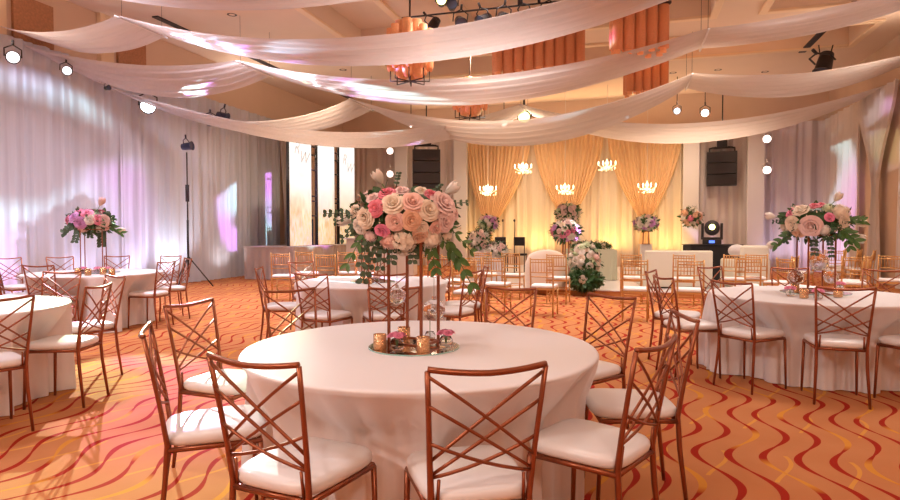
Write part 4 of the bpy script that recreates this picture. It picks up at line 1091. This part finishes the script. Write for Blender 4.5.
# tripod lamp
p = at_z(174, 287, 0)+Vector((.42, 0, 0)); tp = empty('tripod_stand', p, .4, 'tall thin black tripod stand at the left drape', 'tripod'); zt = zq(152, 14.2)
MB().tube([(0, 0, .25), (0, 0, zt*.5)], .025, 6).build('lower_pole', 'blackmet', tp); MB().tube([(0, 0, zt*.5), (0, 0, zt)], .016, 6).build('upper_pole', 'blackmet', tp)
MB().tube([(0, 0, 2.05), (0, 0, 2.45)], .045, 8).build('clamp', 'black', tp)
for k_ in range(3):
    a = k_*2*PI/3+.2; MB().tube([(0, 0, .75), (.55*math.cos(a), .55*math.sin(a), .012)], .016, 6).build('leg', 'blackmet', tp)
spot_can(Vector((p.x, p.y, zt+.14)), (1, .15, .1), 'blue-black floodlight on top of the tall tripod', 1.0, 'darklens', 'navy')
# round bright lamps at the pillars
for px, py, lb in ((390, 151, 'round bright lamp beside the left white pillar, upper of two'), (390, 174, 'round bright lamp beside the left white pillar, lower of two'),
                   (767, 139, 'round bright lamp beside the rightmost white pillar, upper of two'), (767, 170, 'round bright lamp beside the rightmost white pillar, lower of two')):
    p = at_y(px, py, FW-.75); s_ = spot_can(p, CAM-p, lb, 1.25, 'lampwarm', 'white')
for px, py, D, s, lens, m_, lb in ((504, 123, 19, 1.1, 'lampwarm', 'black', 'warm glowing lamp above the stage, left of the yellow-green lit one'),
                   (524, 117, 19, 1.9, 'lampgreen', 'black', 'black moving lamp with yellow-green light above the stage'),
                   (627, 117, 17.2, .6, 'lampwhite', 'black', 'tiny white lamp above the right swag curtain'),
                   (677, 111, 18.5, 1.0, 'lampwhite', 'black', 'small black lamp with white light above the right speaker, left of a pink one'),
                   (705, 113, 18.8, 1.2, 'lampwarm', 'black', 'bright pinkish lamp above the right speaker'),
                   (411, 126, 18, .4, 'lampwarm', 'white', 'tiny warm lamp seen in the gap of the swags above the left speaker')):
    p = at_d(px, py, D); s_ = spot_can(p, CAM-p, lb, s, lens, m_)
    tu = MB().tube([Vector((0, 0, .25*s)), Vector((0, 0, CZ-p.z))], .012, 5)
    q = s_.rotation_quaternion.inverted(); tu.v = [tuple((Vector(v) if False else q @ Vector(v))) for v in tu.v]; tu.build('drop_rod', 'blackmet', s_)
p = at_d(825, 62, 15.3); s_ = spot_can(p, (-.3, -.3, -1), 'black stage lamp hanging from the ceiling at the upper right', 2.1, 'darklens')
q = s_.rotation_quaternion.inverted(); tu = MB(); tu.tube([(-.1, 0, .1), (-.15, 0, CZ-p.z)], .015, 5); tu.tube([(.1, 0, .1), (.2, .1, CZ-p.z)], .015, 5); tu.v = [tuple(q @ Vector(v)) for v in tu.v]; tu.build('drop_rod', 'blackmet', s_)
# ceiling slots and downlights
for px, py, L_, lb in ((176, 26, 1.3, 'black slot vent in the ceiling at the upper left'), (262, 62, 1.6, 'black slot vent in the ceiling above the third swag'), (347, 97, 1.6, 'black slot vent in the ceiling left of the lower amber chandelier'), (812, 42, 1.8, 'dark slot vent in the ceiling at the upper right')):
    p = at_z(px, py, CZ-.01); tag(MB().box((0, 0, 0), (.16, L_, .03)).build('ceiling_vent', 'black', smooth=False, loc=p), lb, 'vent')
for i, (px, py) in enumerate(((232, 15), (343, 70), (673, 73), (718, 70), (853, 3), (765, 72), (728, 118))):
    p = at_z(px, py, CZ-.005) if py < 100 else None
    if p is None or p.y > FW-.2: continue
    t = tag(MB().lathe([(.06, .006), (.1, 0), (.11, .006), (.06, .03)], n=18).build('downlight', 'iron', loc=p), None, 'downlight'); 
    t['label'] = ['small recessed downlight in the ceiling near the top left swag', 'small recessed downlight above the middle table side', 'small recessed downlight left of two in the orange-lit ceiling', 'small recessed downlight right of two in the orange-lit ceiling', 'small recessed downlight at the top right edge', 'small recessed downlight left of the hanging black stage lamp', ''][i]

# ------------------------------------------------------------------ lights
def light(kind, name, p, e, col, tgt=None, size=.1, angle=60, blend=.5, sy=None):
    l = bpy.data.lights.new(name, kind); l.energy = e; l.color = col
    if kind == 'AREA':
        l.size = size
        if sy: l.shape = 'RECTANGLE'; l.size_y = sy
    elif kind == 'SPOT': l.shadow_soft_size = size; l.spot_size = R(angle); l.spot_blend = blend
    else: l.shadow_soft_size = size
    o = bpy.data.objects.new(name, l); C.objects.link(o); o.location = p
    if tgt is not None: o.rotation_euler = (Vector(tgt)-Vector(p)).to_track_quat('-Z', 'Y').to_euler()
    return o
def gobo(name, p, tgt, e, angle, seed, cols, scale=(6, 18, 1), size=.03, thr=.5):
    o = light('SPOT', name, p, e, (1, 1, 1), tgt, size, angle, .25); l = o.data; l.use_nodes = True; n = l.node_tree.nodes; k = l.node_tree.links
    em = [x for x in n if x.type == 'EMISSION'][0]
    tc = n.new('ShaderNodeTexCoord'); mp = n.new('ShaderNodeMapping'); mp.inputs['Scale'].default_value = scale; mp.inputs['Location'].default_value = (seed*3.1, seed*1.7, 0)
    nz = n.new('ShaderNodeTexNoise'); nz.inputs['Scale'].default_value = 1; nz.inputs['Detail'].default_value = .5
    k.new(tc.outputs['Normal'], mp.inputs[0]); k.new(mp.outputs[0], nz.inputs[0])
    r = n.new('ShaderNodeValToRGB'); k.new(nz.outputs['Fac'], r.inputs[0]); cr = r.color_ramp
    nz2 = n.new('ShaderNodeTexNoise'); nz2.inputs['Scale'].default_value = .9; nz2.inputs['Detail'].default_value = 0
    mp2 = n.new('ShaderNodeMapping'); mp2.inputs['Location'].default_value = (seed*5.1, seed, 3); mp2.inputs['Scale'].default_value = tuple(1.6*q for q in scale); k.new(tc.outputs['Normal'], mp2.inputs[0]); k.new(mp2.outputs[0], nz2.inputs[0])
    r2 = n.new('ShaderNodeValToRGB'); k.new(nz2.outputs['Fac'], r2.inputs[0]); r2.color_ramp.interpolation = 'B_SPLINE'
    r2.color_ramp.elements[0].position = .36; r2.color_ramp.elements[0].color = (*cols[0], 1); r2.color_ramp.elements[1].position = .62; r2.color_ramp.elements[1].color = (*cols[-1], 1)
    if len(cols) > 2: e_ = r2.color_ramp.elements.new(.5); e_.color = (*cols[1], 1)
    cr.elements[0].position = thr-.02; cr.elements[0].color = (0, 0, 0, 1); cr.elements[1].position = thr+.02; cr.elements[1].color = (1, 1, 1, 1)
    mm = n.new('ShaderNodeMix'); mm.data_type = 'RGBA'; mm.inputs['A'].default_value = (0, 0, 0, 1); k.new(r.outputs[0], mm.inputs['Factor']); k.new(r2.outputs[0], mm.inputs['B'])
    k.new(mm.outputs['Result'], em.inputs['Color']); return o
WARM = (1, .72, .50); NEUT = (1, .90, .83)
# ceiling area lamps (recessed, above the frame) over the near half of the room
for x, y, e in ((-7.5, 3.2, 430), (-2.2, 2.6, 60), (2.8, 3, 35), (-7.5, 7.5, 230), (-2.5, 7.5, 90), (3, 7.6, 190), (-7.5, 10.9, 280), (-2.5, 10.9, 280), (3, 10.9, 190), (-2, -2, 70)):
    o = light('AREA', 'ceiling_lamp', (x, y, 6.0), e, NEUT if x > -5 else (.93, .86, 1), (x, y, 0), 1.2); o.data.spread = R(125)
# far half downlights
for x, y, e in ((-8, 14.5, 240), (-3.5, 14.8, 330), (1.5, 14.5, 260), (5, 14.5, 80), (-8, 19, 160), (-3, 19.5, 330), (2, 19.5, 330)):
    light('SPOT', 'ceiling_spot', (x, y, 5.95), e*3.2, WARM, (x, y, 0), .08, 130, .8)
# light thrown up on the ceiling from the wall coves
for x, y in ((LW+.3, 8), (LW+.3, 15), (RW-.3, 10), (RW-.3, 15), (LW+.3, 3), (RW-.3, 4)):
    light('AREA', 'cove_lamp', (x, y, 5.1), 130, (1, .80, .64), (x+(2.5 if x < 0 else -2.5), y, 6.5), .15, sy=5)
light('AREA', 'cove_lamp', (-2, FW-.3, 5.05), 120, WARM, (-2, FW-3, 6.5), 12, sy=.15)
light('AREA', 'cove_lamp', (2.4, 16.2, 6.15), 18, (1, .35, .08), (2.6, 17.6, 6.3), 5, sy=.1)
for x in (-4.5, 2):
    light('POINT', 'fill_behind', (x, -2.5, 4.4), 270 if x < 0 else 560, (1, .74, .60), size=.3)  # unseen warm fill added behind the viewer to brighten the cloth skirts
# key from a spot bar behind the viewer, throws chair shadows on the cloth
light('SPOT', 'front_spot', (-4.5, -2.5, 4.6), 900, (1, .88, .80), (-.6, 3.2, .4), .10, 48, .7)
# warm uplights at the swag curtains
for px, e in ((475, 60), (503, 40), (532, 90), (548, 40), (607, 90), (622, 50), (660, 60), (676, 60)):
    q = at_y(px, 260, FW-.9); q.z = SZ+.12; light('SPOT', 'uplight', q, e*3.4, (1, .58, .16), (q.x, FW-.2, 2.0), .06, 95, .9)
for px in (488, 523, 565, 607, 647):
    q = at_d(px, 185, 19.0); light('POINT', 'chandelier_glow', q, 34, (1, .68, .38), size=.2)
# lilac and white uplights at the left drape
for px, e, c_ in ((10, 60, (.72, .62, 1)), (100, 60, (.75, .68, 1)), (150, 75, (.72, .68, 1)), (184, 190, (.82, .86, 1)), (235, 40, (.9, .8, .8))):
    q = at_x(px, 230, LW+.75); q.z = .15; light('SPOT', 'uplight', q, e*1.6, c_, (LW, q.y+.1, 2.0), .06, 110, .9)
for px, e in ((775, 60), (800, 50), (835, 60)):
    q = at_y(px, 240, FW-.9) if px < 826 else at_y(px, 240, FW-3); q.z = .15; light('SPOT', 'uplight', q, e, (.75, .66, 1), (q.x, FW, 2.2), .06, 110, .9)
# moving-head beams
sp = star.location+Vector((.35, -.3, -.1))
PK = ((1, .25, .8), (.5, 1, 1), (1, 1, 1)); 
gobo('beam', sp, at_z(88, 452, 0), 23000, 15.5, 2, ((.6, 1, .5), (1, .10, 1), (.6, 1, .8)), (6, 9, 1), thr=.42)
gobo('beam', at_x(66, 74, LW+.9), at_d(640, 30, 9.5), 22000, 26, 2.3, ((.7, .2, 1), (.35, .75, 1), (.6, .8, 1)), (5, 30, 1), thr=.56)
gobo('beam', sp, at_d(330, 75, 12.7), 9000, 34, 4.1, ((.8, .2, 1), (.4, .9, 1), (.8, .95, 1)), (4, 26, 1), thr=.56)
gobo('beam', at_d(720, 225, 14.4), at_x(40, 215, LW), 90000, 22, 5.2, ((.85, .3, .95), (.5, 1, .95)), (3, 5, 1), thr=.53)
gobo('beam', Vector((5.5, 14.4, 5.0)), at_x(252, 207, LW), 34000, 14, 6.2, ((.85, .25, 1), (.5, 1, .95)), (7, 13, 1), thr=.5)
gobo('beam', at_x(13, 62, LW+.9), at_y(810, 200, FW), 34000, 16, 7.7, ((.75, .35, .9), (.5, .9, .9)), (5, 5, 1), thr=.5)
gobo('beam', sp, at_z(372, 310, .4), 30000, 7, 8.3, ((.85, .4, 1), (.5, 1, .95)), (12, 12, 1), thr=.45)
gobo('beam', sp, at_d(850, 60, 13), 7000, 22, 3.3, ((.9, 1, .5), (.7, .7, 1), (1, 1, 1)), (5, 30, 1), thr=.54)

w = bpy.data.worlds.new('world'); bpy.context.scene.world = w; w.use_nodes = True
w.node_tree.nodes['Background'].inputs[0].default_value = (1, .8, .65, 1); w.node_tree.nodes['Background'].inputs[1].default_value = .05
S = bpy.context.scene
S.view_settings.view_transform = 'Standard'; S.view_settings.look = 'None'; S.view_settings.gamma = 1; S.view_settings.use_curve_mapping = False
S.view_settings.exposure = -1.0
S.cycles.max_bounces = 8; S.cycles.diffuse_bounces = 4; S.cycles.transparent_max_bounces = 12; S.cycles.sample_clamp_indirect = 4
